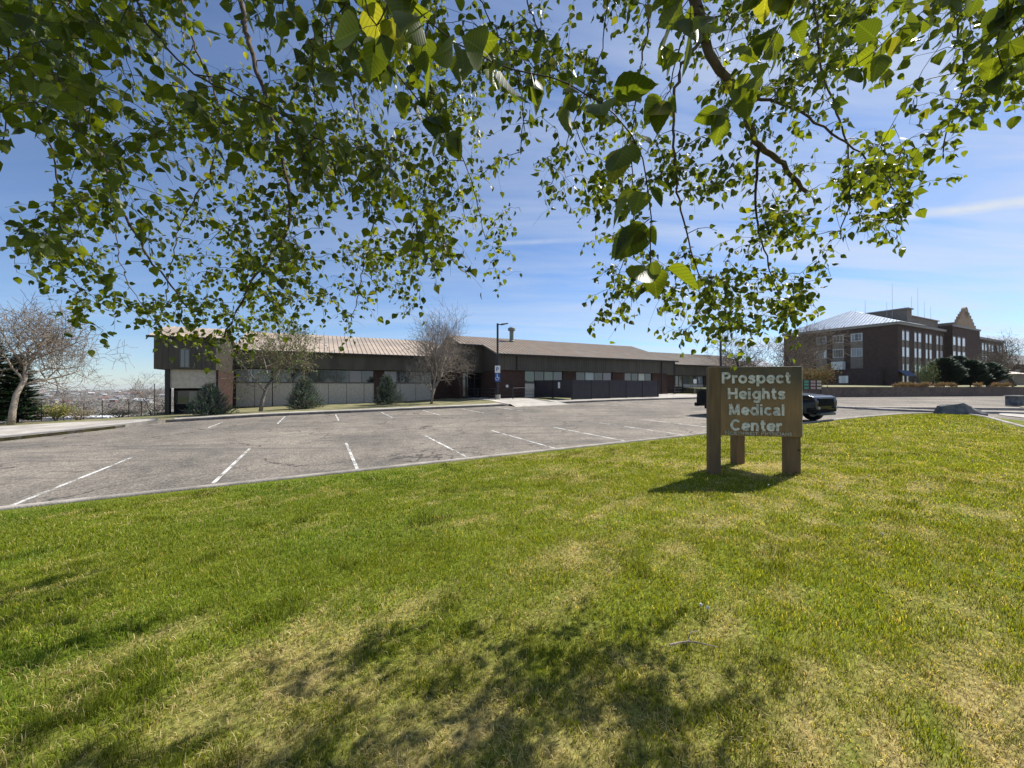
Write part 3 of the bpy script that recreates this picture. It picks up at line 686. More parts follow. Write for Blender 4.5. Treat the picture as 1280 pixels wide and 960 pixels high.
body = shell('body', outline, .98, M['carpaint'], tr, .045, lambda x, z: 1-.10*max(0,(x-2.2)/.7)**2-.05*max(0,(z-1.0)/.4))
m = MB(); m.box(-2.80,-1.08,-.80,.80,1.30,1.42); 
cab = [(1.22,1.29),(.55,1.78),(.35,1.86),(-.72,1.88),(-.92,1.80),(-1.05,1.30)]
cb_ = shell('cab', cab, .86, M['carpaint'], tr, .05, lambda x, z: 1-.17*max(0,(z-1.3)/.6))
for sgn in (-1, 1):
    for pts in ([(.98,1.34),(.48,1.74),(.10,1.78),(.08,1.34)],[(.02,1.34),(.03,1.78),(-.68,1.78),(-.86,1.34)]):
        m = MB(); f = lambda z: .86*(1-.17*max(0,(z-1.3)/.6))+.004
        m._add([(x, sgn*f(z), z) for x,z in pts]+[(x, sgn*(f(z)-.02), z) for x,z in pts], [(0,1,2,3),(7,6,5,4)]+[(i,(i+1)%4,(i+1)%4+4,i+4) for i in range(4)])
        m.build('side_window', M['carglass'], tr)
    m = MB(); m.box(.78,.98, sgn*.98-.12, sgn*.98+.14, 1.32, 1.58); m.build('mirror', M['trimblack'], tr, bevel=.04)
    for hxp in (.18,-.78): MB().box(hxp-.1,hxp+.08, sgn*.985-.012, sgn*.985+.012, 1.12,1.15).build('door_handle', M['trimblack'], tr)
    m = MB(); m.box(2.56,2.815, sgn*.62-.2, sgn*.62+.2+.0, .93, 1.10); m.v = [(x-(.09 if abs(y) > .7 else 0), y*(1.06), z) for x,y,z in m.v]; m.build('headlight', M['lampglass'], tr, bevel=.02)
    m = MB(); m.box(2.80,2.93, sgn*.74-.09, sgn*.74+.09, .60,.72); m.build('fog_lamp', M['lampglass'], tr, bevel=.02)
    m = MB(); m.box(-2.895,-2.78, sgn*.86-.08, sgn*.86+.105, .95,1.32); m.build('tail_light', M['redlamp'], tr, bevel=.015)
m = MB(); m._add([(1.20,-.76,1.33),(1.20,.76,1.33),(.58,.66,1.775),(.58,-.66,1.775),(1.17,-.76,1.31),(1.17,.76,1.31),(.54,.66,1.755),(.54,-.66,1.755)],[(0,1,2,3),(7,6,5,4),(0,4,5,1),(1,5,6,2),(2,6,7,3),(3,7,4,0)])
m.v = [(x+.03,y,z+.012) for x,y,z in m.v]; m.build('windscreen', M['carglass'], tr)
m = MB(); m.box(2.78,2.87,-.62,.62,.74,1.08); g_ = m.build('grille', M['trimblack'], tr, bevel=.02)
m = MB()
for z in (.80,.92,1.04): m.box(2.865,2.885,-.62,.62,z-.012,z+.012)
m.box(2.868,2.895,-.12,.12,.88,.96); m.build('grille_bar', M['trimblack'], g_)
m = MB(); m.box(2.70,2.98,-.98,.98,.46,.66); m.v = [(x-.16*(abs(y)>.9), y, z) for x,y,z in m.v]; m.build('front_bumper', M['trimblack'], tr, bevel=.05)
m = MB(); m.box(2.72,2.95,-.6,.6,.34,.45); m.build('skid_plate', M['rock'], tr, bevel=.03)
m = MB(); m.box(-3.05,-2.86,-.95,.95,.50,.70); m.build('rear_bumper', M['trimblack'], tr, bevel=.03)
m = MB(); m.box(-2.70,2.6,-.55,.55,.36,.5); m.build('chassis', M['trimblack'], tr)
m = MB(); m.box(-2.78,-1.10,-.80,.80,1.365,1.43); m.build('bed_cover', M['trimblack'], tr, bevel=.02)
wh0 = None
for x in (wx1, wx2):
    for sgn in (-1, 1):
        w = empty('wheel', (x, sgn*.86, wr)); w.parent = tr
        ring = []; prof_w = [(.25,-.13),(.37,-.14),(.41,-.11),(.42,-.05),(.42,.05),(.41,.11),(.37,.14),(.25,.13)]
        n = 28; vs = [(r*math.cos(2*math.pi*k/n), y, r*math.sin(2*math.pi*k/n)) for r, y in prof_w for k in range(n)]
        fs = [(i*n+k, i*n+(k+1)%n, ((i+1)%8)*n+(k+1)%n, ((i+1)%8)*n+k) for i in range(8) for k in range(n)]
        m = MB(); m._add(vs, fs); m.build('tyre', M['tyre'], w, smooth=False)
        m = MB(); m.cyl((0,-sgn*.02 if sgn>0 else .02,0),(0,sgn,0),.25,.04,24)
        for k in range(6):
            a = k*math.pi/3; u = Vector((math.cos(a),0,math.sin(a))); t = Vector((-math.sin(a),0,math.cos(a))); y0, y1 = sgn*.05, sgn*.11
            P_ = [u*.04+t*.03, u*.25+t*.045, u*.25-t*.045, u*.04-t*.03]; m._add([(p.x,y0,p.z) for p in P_]+[(p.x,y1,p.z) for p in P_],[(0,1,2,3),(7,6,5,4)]+[(i,(i+1)%4,(i+1)%4+4,i+4) for i in range(4)])
        m.build('rim', M['galv'], w)

# ------------------------------------------------------------------ boulder slab on the lawn corner
def plan(px, D): return ((px-640)/481*D, D)
bx, by = plan(1199, 19.6); z0 = float(lawn(bx, by))
m = MB(); base = [(-1.12,-.25),(-.2,-.42),(.6,-.45),(1.15,-.25),(1.2,.2),(.2,.45),(-.8,.4),(-1.1,.2)]
top = [(-1.02,-.05,.40),(-.45,-.22,.50),(-.1,-.25,.56),(.45,-.2,.36),(1.0,-.1,.08),(.2,.25,.5),(-.6,.25,.5),(-1.0,.12,.42)]
vs = [(x,y,-.15) for x,y in base]+[(x*1.0,y*1.0,.03) for x,y in base]+[(x,y,z) for x,y,z in top]
fs = [(i,(i+1)%8,(i+1)%8+8,i+8) for i in range(8)]+[(8+i,8+(i+1)%8,16+(i+1)%8,16+i) for i in range(8)]+[tuple(range(16,24))]
m._add(vs, fs)
o = m.build('boulder', M['rock'], bevel=.03); o.location = (bx, by, z0); tag(o, 'low blue grey wedge of rock on the far corner of the lawn', 'boulder')
sd = o.modifiers.new('s','SUBSURF'); sd.levels = 3; sd.render_levels = 3; sd.subdivision_type = 'SIMPLE'
tx = bpy.data.textures.new('rock', 'CLOUDS'); tx.noise_scale = .35; dm = o.modifiers.new('d','DISPLACE'); dm.texture = tx; dm.strength = .12; dm.mid_level = .5
# block on the grass island, and the brick pillar at the frame's edge
bx, by = plan(1269.5, 29); z0 = float(lot(bx,by))+.14
m = MB(); m.box(-.40,.38,-.35,.35,-.1,.62); e = empty('stone_block', (bx,by,z0), .1, 'small square dark stone block with a pale top on the grass island', 'block'); m.build('block', M['rock'], e, bevel=.03)
m = MB(); m.box(-.45,.42,-.4,.4,.622,.70); m.build('cap', M['concrete'], e, bevel=.015)
bx, by = plan(1309, 14.6); z0 = float(lot(bx,by))
e = empty('brick_pillar', (bx,by,z0), .3, 'square brown brick pillar at the right edge beside the walk', 'pillar')
MB().box(-.36,.36,-.36,.36,-.1,1.12).build('shaft', M['brick'], e); MB().box(-.42,.42,-.42,.42,1.122,1.2).build('cap', M['concrete'], e, bevel=.015)
# ------------------------------------------------------------------ medical building (local frame: s right along the front, b back, z up)
BO = (0, 38); ZB = -1.6
mc = empty('medical_building', (0,38,ZB), R(26.565), 'long low brown clinic with metal roof, brick piers and ribbon windows across the parking lot', 'building')
def bb(m, name, mat, parent=mc, **k): return m.build(name, mat, parent, off=(0,0,ZB), **k)
def sx(px, b):
    u = (px-640)/481.; return (u*(38+b*CA)+b*SA)/(CA-u*SA)
K = .33
UX, NF = (1,0), (0,-1)
def ribs(m, s0, s1, b, z0, z1, step=.3, w=.035, d=.025):
    k = s0+step*.5
    while k < s1: m.slab((0,b), UX, NF, k-w/2, k+w/2, z0, z1, 0, d); k += step
def side_ribs(m, s, b0, b1, zf0, zf1, step=.3, d=.025, sgn=1):
    k = b0+step*.5
    while k < b1:
        m.slab((s,0), (0,1), (sgn,0), k-.018, k+.018, zf0(k), zf1(k), 0, d); k += step
def roof_plane(m, s0, s1, b0, z0, b1, z1, t=.1, rib=.42, rh=.045):
    """sloping sheet with standing seams"""
    m.thick([(s0,b0,z0),(s1,b0,z0),(s1,b1,z1),(s0,b1,z1)], t)
    k = s0+.06
    while k < s1-.03:
        m.thick([(k,b0-.01,z0+rh),(k+.035,b0-.01,z0+rh),(k+.035,b1,z1+rh),(k,b1,z1+rh)], rh+.02); k += rib
# --- roofs
Z0, ZR, BR = 3.2, 5.7, 7.5
m = MB(); roof_plane(m, -1.75, 22.95, -.3, Z0-.05, BR, ZR)
roof_plane(m, -4.3, -1.752, 3.45, Z0-.05+(3.75)*(ZR-Z0+.05)/7.8, BR, ZR)
m.thick([(-4.3,BR+.002,ZR),(22.95,BR+.002,ZR),(22.95,15.3,Z0-.05),(-4.3,15.3,Z0-.05)], .1)
rf2 = bb(m, 'roof', M['roof_dark'])
m = MB(); roof_plane(m, -23.75, -4.12, 6.1, Z0-.05, 6.4+BR, ZR); m.thick([(-23.75,13.902,ZR),(-4.12,13.902,ZR),(-4.12,21.6,Z0-.05),(-23.75,21.6,Z0-.05)], .1)
bb(m, 'roof', M['roof'])
m = MB(); roof_plane(m, 22.96, 50.7, 5.0, Z0-.05, 5.3+BR, ZR); m.thick([(22.96,12.802,ZR),(50.7,12.802,ZR),(50.7,20.6,Z0-.05),(22.96,20.6,Z0-.05)], .1)
bb(m, 'roof', M['roof_dark'])
m = MB(); roof_plane(m, -27.25, -23.4, -.25, 3.42, 3.2, 4.5); m.thick([(-27.25,3.202,4.5),(-23.4,3.202,4.5),(-23.4,6.5,3.45),(-27.25,6.5,3.45)], .1)
bb(m, 'roof', M['roof'])
# --- eave gutters
bb(MB().box(-1.8,23.0,-.42,-.302,Z0-.17,Z0-.02), 'gutter', M['trim_dark'])
bb(MB().box(-4.35,-1.8,3.33,3.448,Z0+1.0,Z0+1.14), 'gutter', M['trim_dark'])
bb(MB().box(-23.8,-4.13,5.98,6.098,Z0-.17,Z0-.02), 'gutter', M['trim_dark'])
bb(MB().box(23.02,50.8,4.88,4.998,Z0-.17,Z0-.02), 'gutter', M['trim_dark'])
bb(MB().box(-27.3,-23.35,-.37,-.252,3.28,3.42), 'gutter', M['trim_dark'])

# --- fascia bands of vertical siding
m = MB(); m.box(-1.56,22.7,0,.3,1.6,Z0-.1); ribs(m,-1.56,22.7,0,1.6,Z0-.1)
# slanting return at the entry notch and the recessed taller face
m._add([(-1.56,.302,1.6),(-1.56,3.8,1.6),(-1.56,3.8,Z0+1.05),(-1.56,.302,Z0-.08),(-1.40,.302,1.6),(-1.40,3.8,1.6),(-1.40,3.8,Z0+1.05),(-1.40,.302,Z0-.08)],[(0,1,2,3),(7,6,5,4),(0,4,5,1),(1,5,6,2),(2,6,7,3),(3,7,4,0)])
side_ribs(m, -1.56, .35, 3.7, lambda b: 1.6, lambda b: Z0-.12+b*.3, sgn=-1)
m.box(-4.1,-1.57,3.8,4.0,1.5,Z0+1.02); ribs(m,-4.1,-1.6,3.8,1.5,Z0+1.02)
bb(m, 'fascia', M['siding'])
m = MB(); m.box(-23.6,-4.12,6.4,6.7,1.62,Z0-.1); ribs(m,-23.6,-4.12,6.4,1.62,Z0-.1); bb(m, 'fascia', M['siding_old'])
m = MB(); m.box(22.72,50.4,5.3,5.6,1.6,Z0-.1); ribs(m,22.72,50.4,5.3,1.6,Z0-.1); bb(m, 'fascia', M['siding_old'])
# gable ends
def gable(m, s, t, b0, b1, bm, z0, ze, zr, zb):
    pts = [(s,b0,zb),(s,b1,zb),(s,b1,ze),(s,bm,zr),(s,b0,z0)]; m.extr(pts, (t,0,0))
m = MB(); gable(m, -4.1, .12, 4.002, 15, BR, Z0+1.02, Z0-.1, ZR-.12, 1.5)
side_ribs(m, -4.1, 4.1, 12, lambda b: 1.5, lambda b: (Z0-.05+(b+.3)*.327-.12) if b < BR else ZR-.15-(b-BR)*.327, sgn=-1)
bb(m, 'gable', M['siding']); m = MB()
gable(m, 22.70-.12, .12, .302, 15, BR, Z0-.02, Z0-.1, ZR-.12, 1.6); bb(m, 'gable', M['siding'])
m = MB(); m.extr([(-23.72,6.4,-1.9),(-23.72,21.3,-1.9),(-23.72,21.3,Z0-.1),(-23.72,13.9,ZR-.12),(-23.72,6.4,Z0-.1)], (.12,0,0)); bb(m, 'gable', M['siding_old']); m = MB()
m.extr([(50.28,5.602,-1.6),(50.28,20.3,-1.6),(50.28,20.3,Z0-.1),(50.28,12.8,ZR-.12),(50.28,5.602,Z0-.1)], (.12,0,0)); bb(m, 'gable', M['siding_old'])
# --- the overhanging west wing
m = MB(); m.extr([(-27,0,1.18),(-27,6.4,1.18),(-27,6.4,3.4),(-27,3.2,4.4),(-27,0,3.4)], (3.4,0,0)); ribs(m,-27,-23.6,0,1.18,3.36,.3); side_ribs(m,-27,0,6.4,lambda b:1.18,lambda b:3.35+min(b,6.4-b)*.3,sgn=-1); side_ribs(m,-23.6,0,6.4,lambda b:1.18,lambda b:3.35+min(b,6.4-b)*.3)
bb(m, 'wing_box', M['siding'])
m = MB(); m.box(-26.2,-23.62,.25,6.35,-.12,1.178); bb(m, 'panel_wall', M['panel_wall'])
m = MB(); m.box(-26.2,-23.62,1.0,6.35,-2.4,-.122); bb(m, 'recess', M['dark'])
bb(MB().box(-26.45,-26.2,.1,.5,-2.4,1.178), 'column', M['trim_dark'])
bb(MB().box(-26.45,-26.25,5.9,6.3,-2.4,1.178), 'column', M['trim_dark'])

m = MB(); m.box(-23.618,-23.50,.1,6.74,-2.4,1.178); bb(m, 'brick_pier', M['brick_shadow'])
# --- windows: a frame with mullions, its panes a sub-part
def pane_col():
    r = random.random()
    if r < .28: return tuple(x*random.uniform(.8,1.15) for x in (.30,.31,.29))
    if r < .5: return tuple(x*random.uniform(.7,1.3) for x in (.09,.105,.105))
    return (.02,.025,.028)
def window(parent, p, u, n, w0, w1, z0, z1, panes, off, fr=.05, mull=.045, transom=None, setback=.04, cols=None, fmat=None):
    m = MB(); m.slab(p,u,n,w0,w1,z0,z0+fr,-.05,.02); m.slab(p,u,n,w0,w1,z1-fr,z1,-.05,.02); m.slab(p,u,n,w0,w0+fr,z0+fr,z1-fr,-.05,.02); m.slab(p,u,n,w1-fr,w1,z0+fr,z1-fr,-.05,.02)
    st = (w1-w0-2*fr)/panes
    for k in range(1, panes): m.slab(p,u,n,w0+fr+k*st-mull/2,w0+fr+k*st+mull/2,z0+fr,z1-fr,-.05,.015)
    if transom: m.slab(p,u,n,w0+fr,w1-fr,z0+transom*(z1-z0)-.02,z0+transom*(z1-z0)+.02,-.045,.01)
    w = m.build('window', fmat or M['alu'], parent, off=off)
    g = MB()
    for k in range(panes):
        g.cur = cols[k%len(cols)] if cols else pane_col()
        g.slab(p,u,n,w0+fr+k*st+mull/2+.001,w0+fr+(k+1)*st-mull/2-.001,z0+fr+.001,z1-fr-.001,-setback-.01,-setback)
    g.build('pane', M['glass'], w, off=off); return w
OFF = (0,0,ZB)
def front(b, items, zb=-1.7, sill=.36, head=1.58, t=.25):
    """items: (kind, px0, px1) read along the facade"""
    pw = MB(); seams = MB(); k_ = 0
    for kind, a, c in items:
        if kind == 'W':
            pw.box(a, c, b, b+t, zb, sill-.002); n = max(2, round((c-a)/1.25))
            window(mc, (0,b), UX, NF, a, c, sill, head, n, OFF)
            q = a
            while q < c-.3: bb(MB().box(q-.02, q+.02, b-.012, b-.001, zb, sill-.07), 'panel_joint', M['alu']); q += 1.6
            m = MB(); m.box(a, c, b-.04, b-.0015, sill-.06, sill-.004); bb(m, 'sill', M['alu'])
        elif kind == 'B':
            m = MB(); m.box(a+.001, c-.001, b-.12, b+t, zb-.3, 1.598); bb(m, 'brick_pier', M['brick'])
        elif kind == 'D':
            window(mc, (0,b), UX, NF, a, c, zb+.3, head, 2, OFF, fr=.08, cols=[(.02,.02,.022)])
    bb(pw, 'panel_wall', M['panel_wall'])
b = .42
X = lambda p: sx(p, .42)
front(b, [('B',-1.56,X(655.5)),('W',X(655.5),X(703.5)),('B',X(703.5),X(719.5)),('W',X(719.5),X(765)),('B',X(765),X(780)),('W',X(780),X(815)),('B',X(815),X(833))], zb=-1.55)
X = lambda p: sx(p, 6.85)
front(6.85, [('B',-23.6,X(291)),('W',X(291),X(340)),('W',X(341),X(386)),('W',X(387),X(467.5)),('B',X(467.5),X(479.5)),('W',X(480),X(540)),('B',X(540),-4.12)], zb=-1.78)
m = MB(); m.box(-23.5,-4.2,7.0,7.1,-2.4,-1.781); bb(m, 'gap_shade', M['dark'])  # near-black strip painted as the shade of the gap under the panels
m = MB(); m.box(-1.2,X(1e-9)if 0 else 20.5,.6,.7,-2.2,-1.551); bb(m, 'gap_shade', M['dark'])
X = lambda p: sx(p, 5.75)
front(5.75, [('B',sx(833,5.75)-6,sx(843.5,5.75)),('D',sx(843.5,5.75),sx(853.5,5.75)),('W',sx(854,5.75),sx(879,5.75)),('B',sx(879,5.75),sx(884,5.75)),('W',sx(884,5.75),sx(915,5.75)),('B',sx(915,5.75),sx(921,5.75)),('W',sx(921,5.75),50.2)], zb=-1.6)
# soffits and inner dark body so nothing is hollow
bb(MB().box(-1.5,22.6,.302,.9,1.6,1.66), 'soffit', M['siding'])
bb(MB().box(-4.0,-1.57,3.85,4.6,1.44,1.498), 'soffit', M['siding'])
bb(MB().box(-23.5,-4.15,6.702,7.3,1.62,1.68), 'soffit', M['siding'])
bb(MB().box(22.8,50.3,5.602,6.2,1.6,1.66), 'soffit', M['siding'])

bb(MB().box(-1.3,20.2,.9,14.9,-2.1,3.0), 'interior', M['dark'])
bb(MB().box(-23.4,-4.3,7.4,21,-2.1,3.0), 'interior', M['dark'])
bb(MB().box(22.9,50.1,6.3,20,-2.1,3.0), 'interior', M['dark'])
bb(MB().box(-4.0,-1.45,5.2,14.9,-2.1,3.0), 'interior', M['dark'])

# entry: brick returns, glazed doors
m = MB(); m.box(-1.558,-1.42,.3,4.3,-2.0,1.598); bb(m, 'brick_pier', M['brick'])
bb(MB().box(-4.1,-3.98,4.0,7.0,-2.0,1.498), 'brick_pier', M['brick'])
bb(MB().box(-4.1,-3.75,3.85,3.999,-2.0,1.498), 'brick_pier', M['brick'])

for a, c in ((-3.75,-3.2),(-3.2,-2.3),(-2.3,-1.56)):
    window(mc, (0,4.35), UX, NF, a, c, -1.35, 1.44, 1, OFF, fr=.07, transom=.78, cols=[(.012,.013,.015)], fmat=M['trim_dark']).name = 'door' if a != -3.75 else 'window'
# roof vent
v = sx(639.5, 6.0); zv = Z0-.05+6.3*.327; m = MB()
m.tube([(v,6.0,zv-.3),(v,6.0,zv+1.25)], [.24,.24], 16); m.tube([(v,6.0,zv+.05),(v,6.0,zv+.12)], [.34,.26], 16); vt = bb(m, 'roof_vent', M['copper_green'])
m = MB(); m.tube([(v,6.0,zv+1.22),(v,6.0,zv+1.30),(v,6.0,zv+1.55),(v,6.0,zv+1.68)], [.30,.45,.42,.2], 16); m.build('vent_cap', M['copper_green'], vt, off=OFF)
# downspouts, conduit
for px_, bq in ((646,-.03),(827,-.03),(842.5,-.03)):
    q = sx(px_, bq) if px_ != 842.5 else 22.66
    m = MB(); m.box(q-.06, q+.06, bq-.10, bq-.028, -1.4 if px_ > 800 else 1.6, Z0-.18); bb(m, 'downspout', M['trim_dark'])
q = sx(886, 5.3); m = MB(); m.box(q-.06,q+.06,5.17,5.26,-1.5,Z0-.18); bb(m, 'downspout', M['trim_dark'])
# small fittings
m = MB(); q = sx(633.5,.3); m.box(q-.12,q+.12,.2,.298,-.1,.16); bb(m, 'wall_lamp', M['white_paint'])
# west wing little window and a window with one paler pane in its recess
window(mc, (0,0), UX, NF, sx(232,0)-.35, sx(232,0)+.25, 1.3, 2.6, 1, OFF, setback=-.022, cols=[(.08,.08,.07)])
window(mc, (0,.99), UX, NF, -26.1, -23.9, -1.25, -.3, 3, OFF, setback=-.022, cols=[(.05,.06,.065),(.2,.21,.21),(.02,.02,.02)])

# ------------------------------------------------------------------ things in front of the building
def W2(s, b): return BO[0]+s*CA-b*SA, BO[1]+s*SA+b*CA
def grd(x, y): return float(bed(x, y))+.02
# dark panel fence
P1, P2, P3_ = (at(669,38.6),38.6), (at(715,35.4),35.4), (at(822.5,40.3),40.3)
fz = grd(*P2)-.02; fe = empty('screen_fence', (P2[0],P2[1],fz), 0, 'dark slate panel screen fence enclosing the terrace beside the kerb', 'fence')
def fence_run(p, q, n, top):
    dx, dy = q[0]-p[0], q[1]-p[1]; L_ = math.hypot(dx,dy); u = (dx/L_,dy/L_); nn = (u[1],-u[0]); st = L_/n
    for k in range(n):
        g0 = grd(p[0]+dx*k/n, p[1]+dy*k/n); m = MB(); m.slab(p,u,nn,k*st+.06,(k+1)*st-.06,g0+.02,top-.06,-.03,.03)
        for j in range(1,5): m.slab(p,u,nn,k*st+.06+j*(st-.12)/5-.008,k*st+.06+j*(st-.12)/5+.008,g0+.02,top-.06,.03,.036)
        m.build('fence_panel', M['fence_panel'], fe, off=(P2[0],P2[1],fz))
        if k == n-1: MB().slab(p,u,nn,L_-.05,L_+.05,g0-.3,top,-.071,.069).build('post', M['black_metal'], fe, off=(P2[0],P2[1],fz))
        m = MB(); m.slab(p,u,nn,k*st-.055,k*st+.055,g0-.3,top,-.07,.07); m.build('post', M['black_metal'], fe, off=(P2[0],P2[1],fz))
    m = MB(); m.slab(p,u,nn,.06,L_-.06,top-.059,top-.01,-.045,.045); m.build('top_rail', M['black_metal'], fe, off=(P2[0],P2[1],fz))
fence_run(P1, P2, 2, fz+1.83); fence_run((P2[0]+.06,P2[1]+.03), P3_, 5, fz+1.83)
fp = ((P1[0]*.32+P2[0]*.68), (P1[1]*.32+P2[1]*.68)); dd_ = Vector((P2[0]-P1[0],P2[1]-P1[1])).normalized()
m = MB(); m.slab(fp,(dd_.x,dd_.y),(dd_.y,-dd_.x),-.12,.12,fz+1.05,fz+1.62,.071,.085); o = m.build('parking_sign', M['white_paint'], bevel=.003); tag(o, 'small narrow white notice fixed to the dark panel fence', 'sign')
# railings
def railing(pts, label, h=1.0, n=2):
    zz = [grd(*p)-.02 for p in pts]; e = empty('railing', (pts[0][0],pts[0][1],zz[0]), 0, label, 'railing'); off = (pts[0][0],pts[0][1],zz[0])
    for (p, q, za, zc_) in zip(pts[:-1], pts[1:], zz[:-1], zz[1:]):
        L_ = math.hypot(q[0]-p[0], q[1]-p[1]); k_ = max(1, round(L_/1.6))
        for hh in (h, h*.68, h*.36):
            m = MB(); m.tube([(p[0],p[1],za+hh),(q[0],q[1],zc_+hh)], .028 if hh == h else .018, 6); m.build('rail', M['black_metal'], e, off=off)
        for k in range(k_+1):
            t = k/k_; x, y, z = p[0]+(q[0]-p[0])*t, p[1]+(q[1]-p[1])*t, za+(zc_-za)*t
            m = MB(); m.tube([(x,y,z-.1),(x,y,z+h)], .03, 6); m.build('post', M['black_metal'], e, off=off)
railing([(at(625,35.6),35.6),(at(641,34.8),34.8)], 'short black pipe railing beside the lamp post')
railing([(at(641.5,36.2),36.2),(at(668,37.6),37.6)], 'black pipe railing running from the entry to the dark panel fence')
railing([(at(584,38.6),38.6),(at(612,36.4),36.4),(at(619,34.4),34.4)], 'black pipe railing along the ramp in front of the entry doors')
railing([(at(834,45),45),(at(842,44.6),44.6),(at(852,49.5),49.5)], 'black pipe railing next to the brick pier at the end of the panel fence')
railing([(at(855,47),47),(at(886,49.5),49.5)], 'black pipe railing below the far clinic windows left of the wooden sign')
x, y = at(868.5,46.4), 46.4; z = grd(x,y)
e = empty('accessible_parking_sign', (x,y,z), .1, 'small white sign on a thin post in front of the far railing', 'sign')
MB().tube([(0,0,-.1),(0,0,1.9)], .03, 6).build('post', M['galv'], e); MB().box(-.2,.2,-.05,-.03,1.3,1.8).build('sign_plate', M['white_paint'], e)

# lamp post with signs
def lamp_post(px_, D, h, label, signs, arm):
    x, y = at(px_, D), D; z = grd(x, y)-.02
    e = empty('lamp_post', (x,y,z), 0, label, 'lamp post')
    m = MB(); m.box(-.09,.09,-.09,.09,-.05,h); m.build('pole', M['black_metal'], e, bevel=.01)
    m = MB(); m.tube([(0,0,-.1),(0,0,.42)], .26, 14); m.build('base', M['concrete'], e, bevel=.02)
    m = MB(); m.box(.09, arm, -.035,.035,h-.14,h-.06); m.build('arm', M['black_metal'], e)
    m = MB(); m._add([(arm-.25,-.16,h-.16),(arm+.42,-.16,h-.02),(arm+.42,.16,h-.02),(arm-.25,.16,h-.16),(arm-.25,-.16,h-.04),(arm+.42,-.16,h+.03),(arm+.42,.16,h+.03),(arm-.25,.16,h-.04)],[(0,3,2,1),(4,5,6,7),(0,1,5,4),(1,2,6,5),(2,3,7,6),(3,0,4,7)]); m.build('lamp_head', M['black_metal'], e)
    if signs:
        M['blue'] = pmat('accessible sign blue', (.02,.10,.34), rough=.5)
        for z0_, z1_, mt in ((2.42,3.08,M['white_paint']),(1.62,2.38,M['blue'])):
            m = MB(); m.box(-.24,.24,-.125,-.10,z0_,z1_); pl = m.build('sign_plate', mt, e, bevel=.004)
            if mt is M['blue']:
                m = MB(); m.cyl((-.03,-.130,2.27),(0,1,0),.045,.004,12)
                m.extr([(-.06,-.130,2.2),(0,-.130,2.2),(.0,-.130,2.02),(.13,-.130,2.02),(.16,-.130,1.86),(.11,-.130,1.86),(.09,-.130,1.97),(-.06,-.130,1.97)], (0,.004,0))
                n = 16; vs = [(r*math.cos(a)-.03,yy,r*math.sin(a)+1.90) for yy in (-.130,-.126) for r in (.12,.16) for a in [math.pi*.75+math.pi*1.1*k/n for k in range(n+1)]]
                q = n+1; m._add(vs, [(k,k+1,q+k+1,q+k) for k in range(n)]+[(2*q+k,3*q+k,3*q+k+1,2*q+k+1) for k in range(n)]); m.build('wheelchair_symbol', M['white_paint'], pl)
            else:
                text_part('letter_symbol', 'P', .5, M['blue'], pl, (0,-.1275,2.58), ext=.002, offset=.012)
    return e
lamp_post(622, 35.2, 6.95, 'tall dark lamp post with blue and white parking signs in front of the clinic entry', True, .55)
lamp_post(901, 45, 6.4, 'dark lamp post with a short arm standing behind the wooden sign', False, .8)
# ------------------------------------------------------------------ big dark brick building on the rise
T2 = R(27); c2, s2 = math.cos(T2), math.sin(T2); BX, BY, BZ = 84.3, 84.0, .2
bg = empty('brick_building', (BX,BY,BZ), T2, 'large dark brown brick building with blue grey hip roof and a stepped tan gable', 'building')
def wl(m, name, mat, parent=bg, **k): return m.build(name, mat, parent, off=(0,0,BZ), **k)
def ax_(px, b=0):   # distance along the right-hand face for a picture column
    u = (px-640)/481.; return (u*(BY+b*c2)-BX+b*s2)/(c2-u*s2)
def bxl(px, a=0):   # distance back along the left-hand face
    u = (px-640)/481.; return (BX+a*c2-u*(BY+a*s2))/(s2+u*c2)
ZE = 14.1
for q in ((0,27,0,23,-.5,ZE),(27.01,47,-1.3,20,-.5,15.2),(47.01,76,.3,20,-.5,ZE-.3)): wl(MB().box(*q), 'wall', M['darkbrick'])
for q in ((-.35,27,-.35,-.001,ZE-.5,ZE+.05),(-.35,-.001,-.0,23.3,ZE-.5,ZE+.05),(26.9,47.1,-1.5,-1.301,14.9,15.35),(47.1,76.4,.0,.299,ZE-.7,ZE-.1)): wl(MB().box(*q), 'cornice', M['greystone'])
# hip roof over the near end
ap = (8.5,11.5,19.3); m = MB(); e_ = ZE+.06
for tri in ([(-.6,-.6,e_),ap,(-.6,23.6,e_)],[(-.6,-.6,e_),(14,-.6,e_),(14,11.5,19.3),ap],[(-.6,23.6,e_),ap,(14,11.5,19.3),(14,23.6,e_)]): m.poly(tri)
m.poly([(-.6,-.6,e_),(-.6,23.6,e_),(14,23.6,e_),(14,-.6,e_)])
for k in range(1,36):
    b = -.6+24.2*k/36; f = 1-abs(b-11.5)/12.1; p0 = Vector((-.6,b,e_+.03)); q = Vector((-.6+9.1*f, b, e_+.03+(19.3-e_)*f)); m.tube([p0,q], .07, 4)
wl(m, 'roof', M['bluemetal'])
for q in ((8.0,10.6,1.0,9.0,ZE,17.9),(10.61,27,1.2,10,ZE,16.4),(46.0,49.5,2,9,14.0,18.0)): wl(MB().box(*q), 'penthouse', M['tanbrick'])
for q in ((7.7,10.8,.7,9.3,17.901,18.15),(10.81,27.2,.9,10.2,16.401,16.6)): wl(MB().box(*q), 'penthouse_roof', M['greystone'])
# stepped tan gable on the bay
m = MB(); z = 14.9
g0 = 37
for w_, z1_ in ((14,16.2),(11.5,17.0),(9.5,17.8),(7.2,18.6),(4.8,19.3)):
    m.box(g0-w_/2, g0+w_/2, -1.28, -.6, z, z1_); z = z1_+.001
m.cyl((g0,-1.28,19.1),(0,1,0),1.5,.66,18); wl(m, 'stepped_gable', M['tanstone'])
